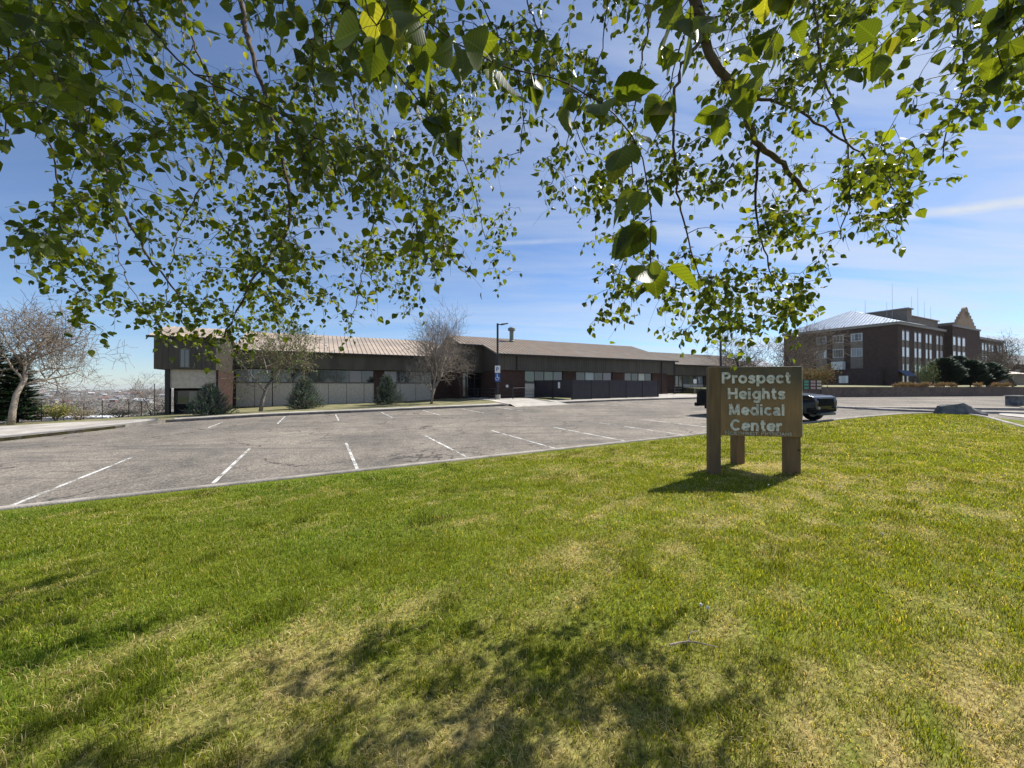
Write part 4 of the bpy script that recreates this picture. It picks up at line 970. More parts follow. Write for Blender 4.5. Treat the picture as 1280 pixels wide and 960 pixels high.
# window strips on the right-hand face
BRIGHT = [(.8,.83,.86),(.7,.74,.78)]; DK = [(.03,.035,.04),(.08,.09,.1)]  # BRIGHT panes carry the reflected sky in their base colour
def strip_r(a0, a1, y, zb=.6, zt=12.6, bright=True):
    m = MB(); m.slab((0,y), (1,0), (0,-1), a0, a1, zb, zt, .002, .06); st = wl(m, 'spandrel_strip', M['tanbrick'])
    for z0_, z1_, cc in ((zt-2.35,zt-.35,BRIGHT),(zt-6.0,zt-3.9,BRIGHT),(zt-9.4,zt-7.6,BRIGHT if a0 > 12 else DK),(zt-11.8,zt-10.2,DK)):
        if z0_ > zb: window(bg, (0,y-.1), (1,0), (0,-1), a0+.05, a1-.05, z0_, z1_, 1, (0,0,BZ), fr=.07, cols=[random.choice(cc if bright else DK)], transom=.5, fmat=M['white_paint'] if cc is BRIGHT else None, setback=.02)
for p0, p1 in ((582,595),(605,622),(652,665),(675,691),(716,728),(738,751),(778,789),(800,812)):
    strip_r(ax_(1000+p0/4.571), ax_(1000+p1/4.571), 0)
for p0, p1 in ((873,888),(900,916),(927,942)): strip_r(ax_(1000+p0/4.571,-1.3), ax_(1000+p1/4.571,-1.3), -1.3)
for p0 in (990,1008,1038,1056,1076,1094,1124,1142): strip_r(ax_(1000+p0/4.571,.3), ax_(1000+(p0+11)/4.571,.3), .3, bright=(p0 < 1060))
# wide strips on the left-hand face
for p0, p1 in ((1020.5,1034),(1041,1055.5),(1063.5,1079)):
    b1, b0 = bxl(p0), bxl(p1)
    m = MB(); m.slab((0,0),(0,1),(-1,0),b0,b1,4.2,12.6,.002,.06); wl(m, 'spandrel_strip', M['tanbrick'])
    window(bg,(-.1,0),(0,1),(-1,0),b0+.1,b1-.1,10.6,12.4,3,(0,0,BZ),fr=.12,transom=.45,cols=[(.3,.33,.36),(.12,.14,.16),(.45,.48,.5)],fmat=M['white_paint'])
    window(bg,(-.1,0),(0,1),(-1,0),b0+.1,b1-.1,7.0,9.0,4,(0,0,BZ),fr=.1,cols=[(.75,.77,.78),(.6,.63,.65)],fmat=M['white_paint'])
# lower storey that steps forward on the left, with canopy and white unit
m = MB(); m.box(-1.6,-.002,2.5,26,-.5,3.9); wl(m, 'lower_wall', M['darkbrick'])
m = MB(); m.box(-4.5,-1.61,16,40,4.4,4.9); wl(m, 'canopy', M['greystone'])
for q in (26,36): wl(MB().box(-4.2,-4.0,q,q+.2,-.4,4.4), 'canopy_post', M['trim_dark'])
m = MB(); m.box(-1.9,-.4,bxl(1058),bxl(1044),4.0,5.9); wl(m, 'rooftop_unit', M['white_paint'])
window(bg,(-1.6,0),(0,1),(-1,0),bxl(1061,-1.6),bxl(1048,-1.6),.7,2.6,3,(0,0,BZ),fr=.1,cols=[(.6,.6,.58),(.45,.47,.47)],setback=-.01)
m = MB(); a0, a1 = -.3, 5.2; m._add([(a0,-.02,3.6),(a1,-.02,3.6),(a1,-1.5,2.3),(a0,-1.5,2.3),(a0,-.02,3.5),(a1,-.02,3.5),(a1,-1.5,2.2),(a0,-1.5,2.2)],[(0,3,2,1),(4,5,6,7),(0,1,5,4),(1,2,6,5),(2,3,7,6),(3,0,4,7)]); wl(m, 'awning', M['awning'])
for px_, zt, a in ((1070,20.5,8),(1082,20,12),(1109,20.6,12),(1116,25.3,12),(1131,20.5,14),(1140,23.4,14),(1148,26,16),(1156,22.8,18),(1164,22.0,20)):
    b = 3 if a > 9 else 10; u = (px_-640)/481.; aa = (u*(BY+b*c2)-BX+b*s2)/(c2-u*s2)
    m = MB(); m.tube([(aa,b,16.0),(aa,b,(zt-1.2))], [.035,.02], 5); wl(m, 'antenna', M['galv'])
# low tan building and dark house at the far right
def small_house(name, label, px0, px1, D, z0, z1, mat, roofmat, dep=9, pitch=1.6, cat='house', rot=0):
    x0, x1 = at(px0,D), at(px1,D); w_ = x1-x0
    e = empty(name, ((x0+x1)/2, D, z0), rot, label, cat)
    MB().box(-w_/2,w_/2,0,dep,-.6,z1-z0).build('wall', mat, e)
    h = z1-z0+.002; o = .4; m = MB(); m.extr([(-w_/2-o,-o,h),(-w_/2-o,dep+o,h),(-w_/2-o,dep/2,h+pitch)], (w_+2*o,0,0)); m.build('roof', roofmat, e)
    n = max(1, int(w_/4))
    for k in range(n):
        a = -w_/2+w_*(k+.5)/n; window(e,(0,0),(1,0),(0,-1),a-.7,a+.7,(z1-z0)*.35,(z1-z0)*.75,2,(0,0,0),setback=-.022)
small_house('low_tan_building', 'low tan brick building with a small porch right of the dark evergreens', 1246, 1282, 92, 0, 3.0, M['tanbrick'], M['roof_dark'], pitch=1.0, cat='building')
small_house('dark_house', 'dark roofed house behind the bare tree at the right edge', 1262, 1320, 112, .5, 6.4, M['darkbrick'], M['trim_dark'], pitch=3.0)
small_house('white_gabled_house', 'pale house with blue grey roof glimpsed above the wooden sign', 944, 966, 120, 1.5, 6.2, M['white_paint'], M['awning'], pitch=2.2)
# board of coloured panels behind the truck
D = 47.0; x0, x1 = at(999,D), at(1027,D); e = empty('panel_board', ((x0+x1)/2, D, -.55), 0, 'low board of white, pink and green patterned panels behind the truck hood', 'board')
m = MB(); w_ = (x1-x0)/2; m.box(-w_,w_,-.03,.03,.15,1.35); m.build('board', M['darkbrick'], e)
pc = [pmat('panel white',(.55,.55,.5),rough=.7), pmat('panel green',(.10,.30,.20),rough=.7), pmat('panel pink',(.45,.32,.30),rough=.7), pmat('panel cream',(.5,.46,.36),rough=.7)]
for k, (f0, f1, q) in enumerate(((.01,.10,0),(.2,.42,1),(.5,.72,2),(.78,.98,3))):
    m = MB()
    for zz in (.22,.62,1.0):
        n = 1 if q == 1 else 2
        for j in range(n):
            a = -w_+2*w_*(f0+(f1-f0)*j/n); m.box(a+.02, a+2*w_*(f1-f0)/n-.02, -.045, -.031, zz, zz+.27)
    m.build('painted_panel', pc[q], e)
for a in (-w_+.1, w_-.1): MB().box(a-.05,a+.05,-.05,.05,-.4,.15).build('leg', M['bark_dark'], e)
# pale buildings down in the valley and across it
vm = [pmat('pale town wall',(.5,.48,.44),(.6,.58,.54),.05,.8), pmat('tan town wall',(.34,.28,.22),(.4,.34,.27),.05,.8), pmat('grey town roof',(.33,.34,.36),rough=.7), pmat('brick town wall',(.28,.13,.10),rough=.9), pmat('white flat roof',(.75,.76,.76),rough=.6)]
M['town_window'] = pmat('dark town window', (.05,.055,.06), rough=.3)
def town(name, label, group, X_, Y_, w_, d_, h_, zg, wall, roof, flat, cat='building'):
    e = empty(name, (X_,Y_,zg), random.uniform(-.4,.4) if not flat else .12, label, cat, group)
    MB().box(-w_/2,w_/2,-d_/2,d_/2,-3,h_).build('wall', wall, e)
    m = MB()
    if flat: m.box(-w_/2-.6,w_/2+.6,-d_/2-.6,d_/2+.6,h_+.01,h_+.9)
    else: m.extr([(-w_/2-1,-d_/2-1,h_+.01),(-w_/2-1,d_/2+1,h_+.01),(-w_/2-1,0,h_+d_*.22)], (w_+2,0,0))
    m.build('roof', roof, e)
def terz(x, y): return float(terrain(np.array([float(x)]), np.array([float(y)]))[0])
for px_, D, w_ in ((96,330,34),(128,350,42),(160,335,36),(188,370,40),(110,420,60)):
    town('warehouse', 'long low pale roofed building down in the valley behind the fence', 'pale roofs in the valley', at(px_,D), D, w_, 26, 6, terz(at(px_,D),D), vm[0], vm[4], True)
for k in range(46):
    px_ = random.uniform(40, 205); D = 10**random.uniform(2.95, 3.75); w_ = random.uniform(14, 34)*(D/1500)**.35; x = at(px_, D)
    town('house', 'tiny pale house among bare trees across the valley', 'distant houses across the valley', x, D, w_, w_*.7, random.uniform(4,9), terz(x, D), random.choice(vm[:2]+vm[:2]+[vm[3]]), random.choice([vm[2],vm[3],vm[4],vm[2]]), False, 'house')
# bare woods in the valley
V = []; F = []; C = []
def woods(n, Dlo, Dhi, p0, p1, hmin, hmax, cols):
    global V, F, C
    for _ in range(n):
        D = math.exp(random.uniform(math.log(Dlo), math.log(Dhi))); px_ = random.uniform(p0, p1); x = at(px_, D); z = terz(x, D); h = random.uniform(hmin, hmax)
        c = random.choice(cols); c = [q*random.uniform(.75,1.25) for q in c]
        for q in range(26):
            a, r = random.uniform(0, 6.28), random.random()**.5*h*.42; zz = z+h*random.uniform(.12,1.0); r *= math.sin(math.pi*min(1,.15+.8*(zz-z)/h))
            o = Vector((x+r*math.cos(a), D+r*math.sin(a), zz)); s_ = h*random.uniform(.05,.13); nb = len(V)
            for t in range(3): V.append(o+Vector([random.uniform(-s_,s_) for _ in range(3)])); C.append([w*random.uniform(.85,1.15) for w in c])
            F.append((nb,nb+1,nb+2))
BR_ = [(.13,.10,.085),(.17,.14,.12),(.11,.085,.07),(.15,.125,.11),(.07,.09,.045),(.20,.17,.13)]
woods(900, 380, 1500, 0, 210, 8, 15, BR_); woods(700, 1500, 5000, 0, 215, 12, 22, BR_); woods(160, 60, 200, 60, 200, 2.5, 6, [(.2,.17,.12),(.24,.21,.15),(.16,.16,.08)])
woods(260, 200, 900, 930, 1320, 7, 13, BR_[:4])
M['woods'] = attrmat('bare woods', .95)
tag(np_mesh('distant_woods', [tuple(v) for v in V], F, M['woods'], C), 'grey brown bare woods filling the valley and the far plain', 'woods', kind='stuff')
# ------------------------------------------------------------------ bare trees, spruces and shrubs
def rv(s): return Vector((random.gauss(0,s), random.gauss(0,s), random.gauss(0,s)))
def bare_tree(name, label, cat, x, y, z, h, seed, bark, twig, trunk_r=.16, fork=.28, spread=.8, levels=4, kids=(5,5,5,4), lean=(0,0), stems=1, tw=.011, upb=.15, budfoliage=None, droop=0, clear=0.0, group=None, low=False):
    random.seed(seed); e = empty(name, (x,y,z), 0, label, cat, group)
    tm = MB(); lm = MB(); tips = []
    def branch(p, d, L, r, lv):
        n = 5 if lv <= 2 else 3; pts = [p.copy()]; q = p.copy(); dd = d.copy()
        for k in range(n):
            dd = (dd + rv(.16) + Vector((0,0,upb-droop*(lv >= 2)))*(.6 if lv else .2)).normalized(); q = q+dd*(L/n); pts.append(q.copy())
        rr = [max(tw*.6, r*(1-.62*k/n)) for k in range(n+1)]
        (tm if lv <= 1 else lm).tube(pts, rr, 8 if lv == 0 else (5 if lv == 1 else 3))
        if lv >= levels: tips.append(pts[-1]); return
        kn = kids[lv]
        for j in range(kn):
            t = (clear if lv == 0 else .22)+(1-(clear if lv == 0 else .22))*((j+.6)/kn)*random.uniform(.85,1.08); t = min(t, .999)
            i = min(n-1, int(t*n)); f = t*n-i; o = pts[i].lerp(pts[i+1], f); ax = (pts[i+1]-pts[i]).normalized()
            perp = ax.cross(Vector((math.cos(j*2.4+seed+lv), math.sin(j*2.4+seed+lv), .3))).normalized()
            perp = (perp + rv(.35)).normalized()
            nd = (ax*(1-spread*.62)+perp*spread*random.uniform(.7,1.15)).normalized()
            if lv == 0 and not low: nd.z = abs(nd.z)+.15; nd.normalize()
            branch(o, nd, L*random.uniform(.50,.72)*(1 if lv else .9), rr[i]*(.62 if lv else .6), lv+1)
    for s_ in range(stems):
        a = s_*6.28/stems+seed; d0 = Vector((lean[0]+(.25*math.cos(a) if stems > 1 else 0), lean[1]+(.25*math.sin(a) if stems > 1 else 0), 1)).normalized()
        branch(Vector((0,0,-.15)), d0, h*fork*(1 if levels else 1)*1.9, trunk_r, 0)
    # scale the result to the wanted height
    mz = max(v[2] for v in lm.v); k = h/mz
    for m_ in (tm, lm): m_.v = [(a*k,b*k,c*k) for a,b,c in m_.v]
    tm.build('trunk', bark, e, smooth=True); lm.build('branches', twig, e)
    if budfoliage:
        V = []; F = []; C = []
        for v in lm.v[::budfoliage[1]]:
            o = Vector(v)+rv(.05); s_ = budfoliage[2]; nb = len(V)
            for t in range(3): V.append(tuple(o+rv(s_))); 
            c = [q*random.uniform(.7,1.3) for q in budfoliage[0]]; C += [c]*3; F.append((nb,nb+1,nb+2))
        np_mesh('foliage', V, F, M['needles'], C, e)
    return e
def spruce(name, label, x, y, z, h, r, seed, col=(.035,.055,.03), dens=1.0, cat='spruce', group=None, pow_=1.0, droop=.25, blade=.09):
    random.seed(seed); e = empty(name, (x,y,z), 0, label, cat, group); tm = MB(); tm.tube([(0,0,-.1),(0,0,h*.5),(0,0,h*.97)], [h*.018,h*.012,.01], 7)
    V = []; F = []; C = []; nb = int(60*dens*max(1, h/3)**.8)
    for k in range(nb):
        t = (k/nb)**.9; zz = h*(.04+.93*t); R_ = r*(1-t)**pow_*random.uniform(.75,1.12)+.04; a = k*2.399+random.uniform(-.3,.3)
        d = Vector((math.cos(a), math.sin(a), 0)); o = Vector((0,0,zz)); tip = o+d*R_+Vector((0,0,R_*(.35-droop*2*(1-t)+.2*random.random())))
        tm.tube([o, o.lerp(tip,.5)+Vector((0,0,.02)), tip], [.018,.012,.004], 3)
        m = max(5, int(R_/.028)); side = Vector((-d.y, d.x, 0))
        for j in range(m):
            f = .12+.88*j/m; p = o.lerp(tip, f)
            for sg in (-1, 1, 0):
                ln = blade*random.uniform(.8,1.7)*(1.3-.6*f)*(1.6 if sg else 1); q = p + (side*sg*1.0+d*.8+Vector((0,0,random.uniform(-.15,.7)))).normalized()*ln
                w = (d if sg else side)*blade*.28+rv(.006); n0 = len(V); V += [tuple(p-w), tuple(p+w), tuple(q)]; F.append((n0,n0+1,n0+2)); c = [u*random.uniform(.6,1.5)*(1+.4*f) for u in col]; C += [c]*3
    tm.build('trunk', M['bark_dark'], e); np_mesh('foliage', V, F, M['needles'], C, e); return e
def juniper(name, label, x, y, z, h, r, seed, col):
    random.seed(seed); e = empty(name, (x,y,z), 0, label, 'shrub'); tm = MB(); tm.tube([(0,0,-.1),(0,0,h*.5),(0,0,h*.9)], [.05,.035,.01], 6)
    V = []; F = []; C = []
    for k in range(1250):
        t = random.random()**1.15; a = k*2.399; rr = r*(1-t)**.75*random.uniform(.25,1.02)*(1+.25*math.sin(a*3+seed)); o = Vector((rr*math.cos(a), rr*math.sin(a), h*.86*t+.02))
        d = (Vector((math.cos(a)*.75, math.sin(a)*.75, .55+.8*t))+rv(.22)).normalized(); L_ = random.uniform(.22,.5)*(h/2)
        if k % 3 == 0: tm.tube([Vector((0,0,o.z*.6)), o], [.014,.007], 3)
        tm.tube([o, o+d*L_], [.007,.003], 3); cc = [q*random.uniform(.7,1.35) for q in col]
        for j in range(13):
            p = o+d*L_*(j/13); dd = (d+rv(.75)).normalized()*random.uniform(.05,.11); s_ = dd.cross(rv(1)).normalized()*.018; n0 = len(V)
            V += [tuple(p-s_), tuple(p+s_), tuple(p+dd)]; F.append((n0,n0+1,n0+2)); C += [[q*random.uniform(.8,1.2) for q in cc]]*3
    tm.build('stems', M['bark_dark'], e); np_mesh('foliage', V, F, M['needles'], C, e); return e
def bush(name, label, x, y, z, rx, ry, h, seed, col, n=1800, leaf=.05, cat='shrub', stems=9, col2=None, upright=.3, group=None, bark='twig_brown'):
    random.seed(seed); e = empty(name, (x,y,z), 0, label, cat, group); sm = MB(); cl = []
    for k in range(stems):
        a = k*2.4; rr = random.uniform(.3,1)**.7; tip = Vector((rx*rr*math.cos(a), ry*rr*math.sin(a), h*random.uniform(.6,1)*(1-.35*rr*rr)))
        mid = Vector((tip.x*.35, tip.y*.35, tip.z*.5)); sm.tube([(0,0,-.05), mid, tip], [.03,.02,.006], 4); cl += [(mid.lerp(tip, t), .12+.2*t) for t in (.2,.45,.7,.9,1)]
        for q in range(4):
            s_ = mid.lerp(tip, random.random()); s2_ = s_+Vector((random.gauss(0,rx*.25),random.gauss(0,ry*.25),random.uniform(.05,.3)*h)); sm.tube([s_, s2_],[.012,.004],3); cl.append((s2_,.2))
    V = []; F = []; C = []
    for k in range(n):
        c0, sp = random.choice(cl); o = c0+Vector((random.gauss(0,rx*sp),random.gauss(0,ry*sp),random.gauss(0,h*sp*.6))); o.z = max(.03, o.z)
        d = (rv(1)+Vector((0,0,upright*3))).normalized()*leaf*random.uniform(.6,1.5); s_ = d.cross(rv(1)).normalized()*leaf*.42; n0 = len(V)
        V += [tuple(o), tuple(o+d*.5+s_), tuple(o+d), tuple(o+d*.5-s_)]; F.append((n0,n0+1,n0+2,n0+3)); cc = col2 if (col2 and random.random() < .4) else col; c = [u*random.uniform(.65,1.4) for u in cc]; C += [c]*4
    sm.build('stems', M[bark], e); np_mesh('foliage', V, F, M['needles'], C, e); return e
def gz_(px_, D, f=bed): return at(px_, D), D, float(f(at(px_, D), D))

# in front of the clinic
x, y, z = gz_(325.5, 27.0); bare_tree('bare_tree', 'budding bare tree with a forked trunk in front of the pale clinic wall', 'tree', x, y, z, 7.6, 3, M['bark_grey'], M['twig_brown'], .12, .30, .95, 4, (7,6,5,5), clear=.28, tw=.012, budfoliage=((.16,.22,.04),6,.05))
x, y, z = gz_(539, 33.0); bare_tree('bare_tree', 'pale bare tree with several stems left of the clinic entry', 'tree', x, y, z, 10.0, 8, M['bark_grey'], M['twig_pale'], .13, .30, .72, 4, (8,7,5,5), clear=.15, tw=.013, stems=2, upb=.24)
bx_ = M['bark_grey']
for px_, D, h, r, sd, lb_ in ((262,24.6,1.95,1.15,5,'round grey green juniper at the corner of the west wing'),(380,29.2,2.45,1.25,6,'spiky grey green juniper below the middle of the clinic windows'),(484,34.2,2.6,1.2,7,'narrow pointed juniper beside the brick pier of the clinic')):
    x, y, z = gz_(px_, D); juniper('juniper_shrub', lb_, x, y, z, h, r, sd, (.13,.17,.12))
# at the left edge
x, y, z = gz_(14, 19.6); bare_tree('bare_tree', 'leaning pale barked bare tree with a wide reddish crown at the left edge', 'tree', x, y, z, 7.0, 12, M['bark_pale'], M['twig_brown'], .115, .26, .95, 4, (9,7,6,5), lean=(.28,0), clear=.5, tw=.011, upb=.12, budfoliage=((.22,.17,.12),5,.02))
x, y, z = gz_(22, 21.6); spruce('spruce', 'dark green spruce right behind the leaning bare tree', x, y, z, 3.9, 1.35, 14, (.03,.05,.028), 2.4, pow_=.8, blade=.14)
x, y, z = gz_(-12, 20.6); spruce('spruce', 'taller dark spruce cut off by the left edge', x, y, z, 5.0, 1.6, 15, (.04,.07,.03), 2.4, pow_=.8, blade=.14)
x, y, z = gz_(70, 22.4); bush('forsythia_shrub', 'low yellow green shrub in front of the wire fence', x, y, z-.05, 1.0, .5, 1.0, 16, (.24,.24,.06), 2200, .06, col2=(.3,.28,.10))
x, y, z = gz_(98, 22.8); bush('dry_shrub', 'sparse tan dry shrub beside the yellow green one', x, y, z-.05, .8, .4, .65, 17, (.25,.21,.12), 700, .05)
x, y, z = gz_(150, 25.2); bush('dry_shrub', 'low straggly dry shrub along the wire fence near the clinic', x, y, z-.05, 1.3, .4, .5, 18, (.22,.20,.12), 800, .05)
x, y = at(203, 33), 33; z = -4.0; bare_tree('bare_tree', 'small pale bare tree on the slope just left of the clinic', 'tree', x, y, z, 5.3, 19, M['bark_grey'], M['twig_pale'], .07, .3, .8, 4, (7,5,5,4), clear=.2, tw=.012)
# wire fence
zf = float(bed(at(193,25.6),25.6)); fe = empty('wire_fence', (at(193,25.6),25.6,zf), 0, 'thin wire fence on dark steel posts along the top of the slope', 'fence')
fpts = [(at(207,26.6),26.6,1.9),(at(193,25.9),25.9,2.15),(at(177,25.2),25.2,1.0),(at(161,24.6),24.6,1.0),(at(128,23.7),23.7,1.15),(at(105,23.2),23.2,1.0),(at(80,22.7),22.7,1.2),(at(52,22.3),22.3,1.1),(at(20,21.9),21.9,1.1),(at(-20,21.2),21.2,1.1)]
off = (at(193,25.6),25.6,zf)
for k, (x, y, h) in enumerate(fpts):
    z = float(bed(x,y)); m = MB(); m.tube([(x,y,z-.3),(x,y,z+h)], .022, 6); m.build('post', M['black_metal'], fe, off=off)
for p, q in zip(fpts[:-1], fpts[1:]):
    za, zc_ = float(bed(p[0],p[1])), float(bed(q[0],q[1])); m = MB()
    for hh in (.15,.4,.65,.95): m.tube([(p[0],p[1],za+hh),((p[0]+q[0])/2,(p[1]+q[1])/2,(za+zc_)/2+hh-.02),(q[0],q[1],zc_+hh)], .006, 3)
    m.build('wire', M['galv'], fe, off=off)
# behind the wooden sign and by the brick building
for px_, D, h, sd, lb_, zz in ((921,58,10.5,22,'wide bare tree with upswept limbs behind the left half of the wooden sign',-1.3),(973,66,9.6,23,'slender bare tree between the white gabled house and the brick building',-1.0),(998,72,13.0,24,'brown bare tree against the left corner of the brick building',-.4)):
    x = at(px_, D); bare_tree('bare_tree', lb_, 'tree', x, D, zz, h, sd, M['bark_dark'] if sd != 24 else M['bark_grey'], M['twig_brown'], .2, .26, 1.0, 4, (8,6,5,5), clear=.2, tw=.028)
x = at(1268, 78); bare_tree('bare_tree', 'large dark bare tree at the right end of the brick building', 'tree', x, 78, .2, 12.0, 25, M['bark_dark'], M['twig_brown'], .28, .24, 1.05, 4, (8,6,5,5), clear=.18, tw=.022)
x = at(1236, 76); bare_tree('bare_tree', 'low spreading bare tree standing in front of the right wing of the brick building', 'tree', x, 76, .1, 7.5, 26, M['bark_grey'], M['twig_brown'], .2, .22, 1.1, 4, (8,6,5,5), clear=.1, tw=.022)
for px_, D, h, r, sd, lb_ in ((1180,66,4.9,2.7,31,'broad dark evergreen left of two in front of the brick building'),(1196,69,5.5,2.7,32,'tall dark evergreen in the middle of the evergreen row'),(1213,67,4.6,2.4,33,'dark evergreen right of the tallest one in the row'),(1233,68,4.2,2.8,34,'low wide black green evergreen at the right end of the row')):
    x = at(px_, D); spruce('evergreen', lb_, x, D, -.1, h, r, sd, (.045,.075,.045), 2.6, 'evergreen', None, .5, -.05, .34)
x = at(1159, 62); bush('small_leafy_tree', 'small pale green leafing shrub left of the dark evergreens', x, 62, -.1, 1.3, 1.0, 4.0, 35, (.12,.15,.05), 1500, .16)
x = at(1020, 54); bush('tan_shrub', 'golden tan dry shrub above the board of coloured panels', x, 54, -.4, 2.4, 1.2, 2.9, 36, (.26,.20,.07), 3000, .16, col2=(.2,.12,.05), upright=.5)
for k, px_ in enumerate((1123,1130,1137,1144,1152,1158)):
    x = at(px_, 56); 
    if k == 0: og = bush('ornamental_grass', 'low clump of orange tan ornamental grass on top of the retaining wall', x, 56, -.3, .7, .4, .75, 40, (.34,.22,.10), 500, .16, 'grass clump', 6, upright=1.0, group='ornamental grass clumps on the retaining wall')
    else: copy_tree(og, (x, 56+.3*math.sin(k*3), -.3), k*1.3)
for px_, D in ((1175,59),(1190,60),(1222,61),(1245,62),(1256,63)):
    copy_tree(og, (at(px_,D), D, -.25), px_*.7)
# ------------------------------------------------------------------ the weeping birch the picture is taken under
random.seed(5); rng = np.random.default_rng(5)
def P3(px, py, D): return Vector(((px-640)/481*D, D, (483-py)/481*D))
bxy = (-1.3, -3.4); bz = float(lot(*bxy))+.42
bt = empty('birch_tree', (bxy[0],bxy[1],bz), 0, 'weeping birch in fresh leaf whose drooping branches hang over the lawn and frame the view', 'tree')
boff = Vector((bxy[0],bxy[1],bz))
MAINS = [  # control points on the hanging limbs: reading position and distance in metres; radius at the start
 ([(70,-160,3.0),(82,0,2.9),(88,90,2.8),(120,170,2.75),(145,250,2.75),(185,320,2.8),(235,385,2.9)], .022),
 ([(285,-150,3.6),(300,0,3.5),(312,60,3.4),(340,150,3.4),(362,250,3.4),(352,300,3.4),(318,345,3.45),(280,420,3.5)], .030),
 ([(450,-140,3.7),(520,60,3.8),(560,150,3.9),(590,230,4.0),(607,300,4.0)], .014),
 ([(-40,-80,2.2),(8,60,2.2),(6,130,2.2),(-2,190,2.2)], .012),
 ([(200,-150,4.4),(230,20,4.3),(270,130,4.3),(262,210,4.3),(225,280,4.4),(205,380,4.5)], .018),
 ([(360,-150,4.8),(400,0,4.8),(440,120,4.7),(470,230,4.7),(455,330,4.8),(440,400,4.8)], .02),
 ([(150,-150,2.0),(170,0,1.9),(240,90,1.9),(330,130,1.9),(410,180,1.95)], .011),
 ([(380,-150,1.5),(420,-20,1.45),(470,60,1.4),(520,120,1.4),(560,170,1.4)], .009),
 ([(-60,40,3.4),(40,140,3.3),(70,230,3.3),(60,310,3.4),(110,370,3.4)], .011),
 ([(-20,-150,4.6),(20,0,4.5),(60,100,4.5),(130,200,4.6),(150,330,4.7),(190,400,4.8)], .015),
 # the pale thicker limb and the right-hand mass
 ([(840,-190,2.77),(872,0,2.94),(890,65,3.02),(925,120,3.11),(950,180,3.19),(975,200,3.23),(1010,240,3.28)], .066),
 ([(880,40,2.98),(850,90,2.94),(842,170,2.94),(850,250,3.02),(870,330,3.11),(905,400,3.19)], .014),
 ([(800,-150,3.70),(812,10,3.61),(800,90,3.53),(790,180,3.53),(790,280,3.61),(765,370,3.70)], .013),
 ([(950,180,3.19),(945,260,3.19),(960,330,3.28),(980,390,3.36)], .012),
 ([(1000,-150,3.53),(1020,0,3.44),(1030,90,3.36),(1060,180,3.36),(1062,250,3.36),(1050,300,3.36)], .018),
 ([(925,120,3.11),(985,130,3.02),(1050,170,2.94),(1100,210,2.94),(1130,250,2.94)], .013),
 ([(1160,-150,2.42),(1190,0,2.42),(1210,60,2.42),(1205,110,2.42),(1190,150,2.42),(1180,190,2.42)], .013),
 ([(1290,-120,1.40),(1270,0,1.40),(1250,50,1.40),(1262,95,1.40)], .007),
 ([(640,-150,3.53),(660,0,3.53),(700,90,3.53),(712,160,3.53),(690,230,3.53)], .012),
 ([(560,-150,2.79),(590,-20,2.79),(640,70,2.79),(655,150,2.79),(650,190,2.79)], .009),
 ([(740,-150,2.42),(760,0,2.42),(745,80,2.42),(720,150,2.42),(735,190,2.42)], .008),
 ([(860,-420,5.0),(960,-260,5.6),(1030,-150,6.0),(1100,-60,6.3)], .04),
 # near shoots with big leaves
 ([(440,-120,.80),(500,-10,.76),(570,50,.73),(640,85,.73),(710,105,.74),(770,140,.75),(805,200,.78),(815,270,.82),(812,350,.86)], .0035),
 ([(860,-160,.8),(870,-20,.82),(850,60,.84),(838,110,.86)], .003),
 ([(1260,-150,1.2),(1200,-30,1.2),(1120,40,1.2),(1060,90,1.22)], .0045),
 ([(980,-150,1.15),(1000,-30,1.15),(960,60,1.15),(910,130,1.15)], .004),
]
bark = MB(); twigs = MB(); nodes = []; nrad = []; LEAFN = []   # leaf nodes: (pos, dir, near)
def catmull(P, step):
    out = []; P = [P[0]*2-P[1]]+P+[P[-1]*2-P[-2]]
    for i in range(1, len(P)-2):
        a, b, c, d = P[i-1:i+3]; n = max(2, int((c-b).length/step))
        for k in range(n):
            t = k/n; out.append(((2*b)+(c-a)*t+(2*a-5*b+4*c-d)*t*t+(3*b-a-3*c+d)*t**3)*.5)
    out.append(P[-2]); return out
crown_top = Vector((-1.0,-2.2,4.2))
forks = [Vector((-2.3,-.6,5.0)), Vector((.6,-.4,5.2)), Vector((-.6,.4,5.4)), Vector((2.0,.2,5.2))]
# trunk and the great limbs over the camera
m = MB(); m.tube([Vector((bxy[0],bxy[1],bz-.3)), Vector((bxy[0],bxy[1],bz)), Vector((bxy[0]+.05,bxy[1]+.1,bz+1.5)), Vector((-1.15,-3.0,bz+3.5)), crown_top, Vector((-.9,-2.0,6.4)), Vector((-.8,-1.9,8.2))], [.32,.24,.19,.16,.13,.07,.02], 14)
M['birchbark'] = pmat('white birch bark', (.55,.52,.47), (.68,.66,.6), 3, .8, c3=(.05,.045,.04), scale3=9, amt3=.95, stretch=(1,1,6), bump=.3)
m.build('trunk', M['birchbark'], bt, smooth=True, off=tuple(boff))
for f_ in forks: bark.tube(catmull([crown_top, crown_top.lerp(f_,.5)+Vector((0,0,.35)), f_], .25), [.11,.09,.08,.075,.07,.065,.06,.055,.055,.05,.05,.05,.05,.05,.05,.05,.05,.05,.05,.05][:len(catmull([crown_top, crown_top.lerp(f_,.5)+Vector((0,0,.35)), f_], .25))], 8)
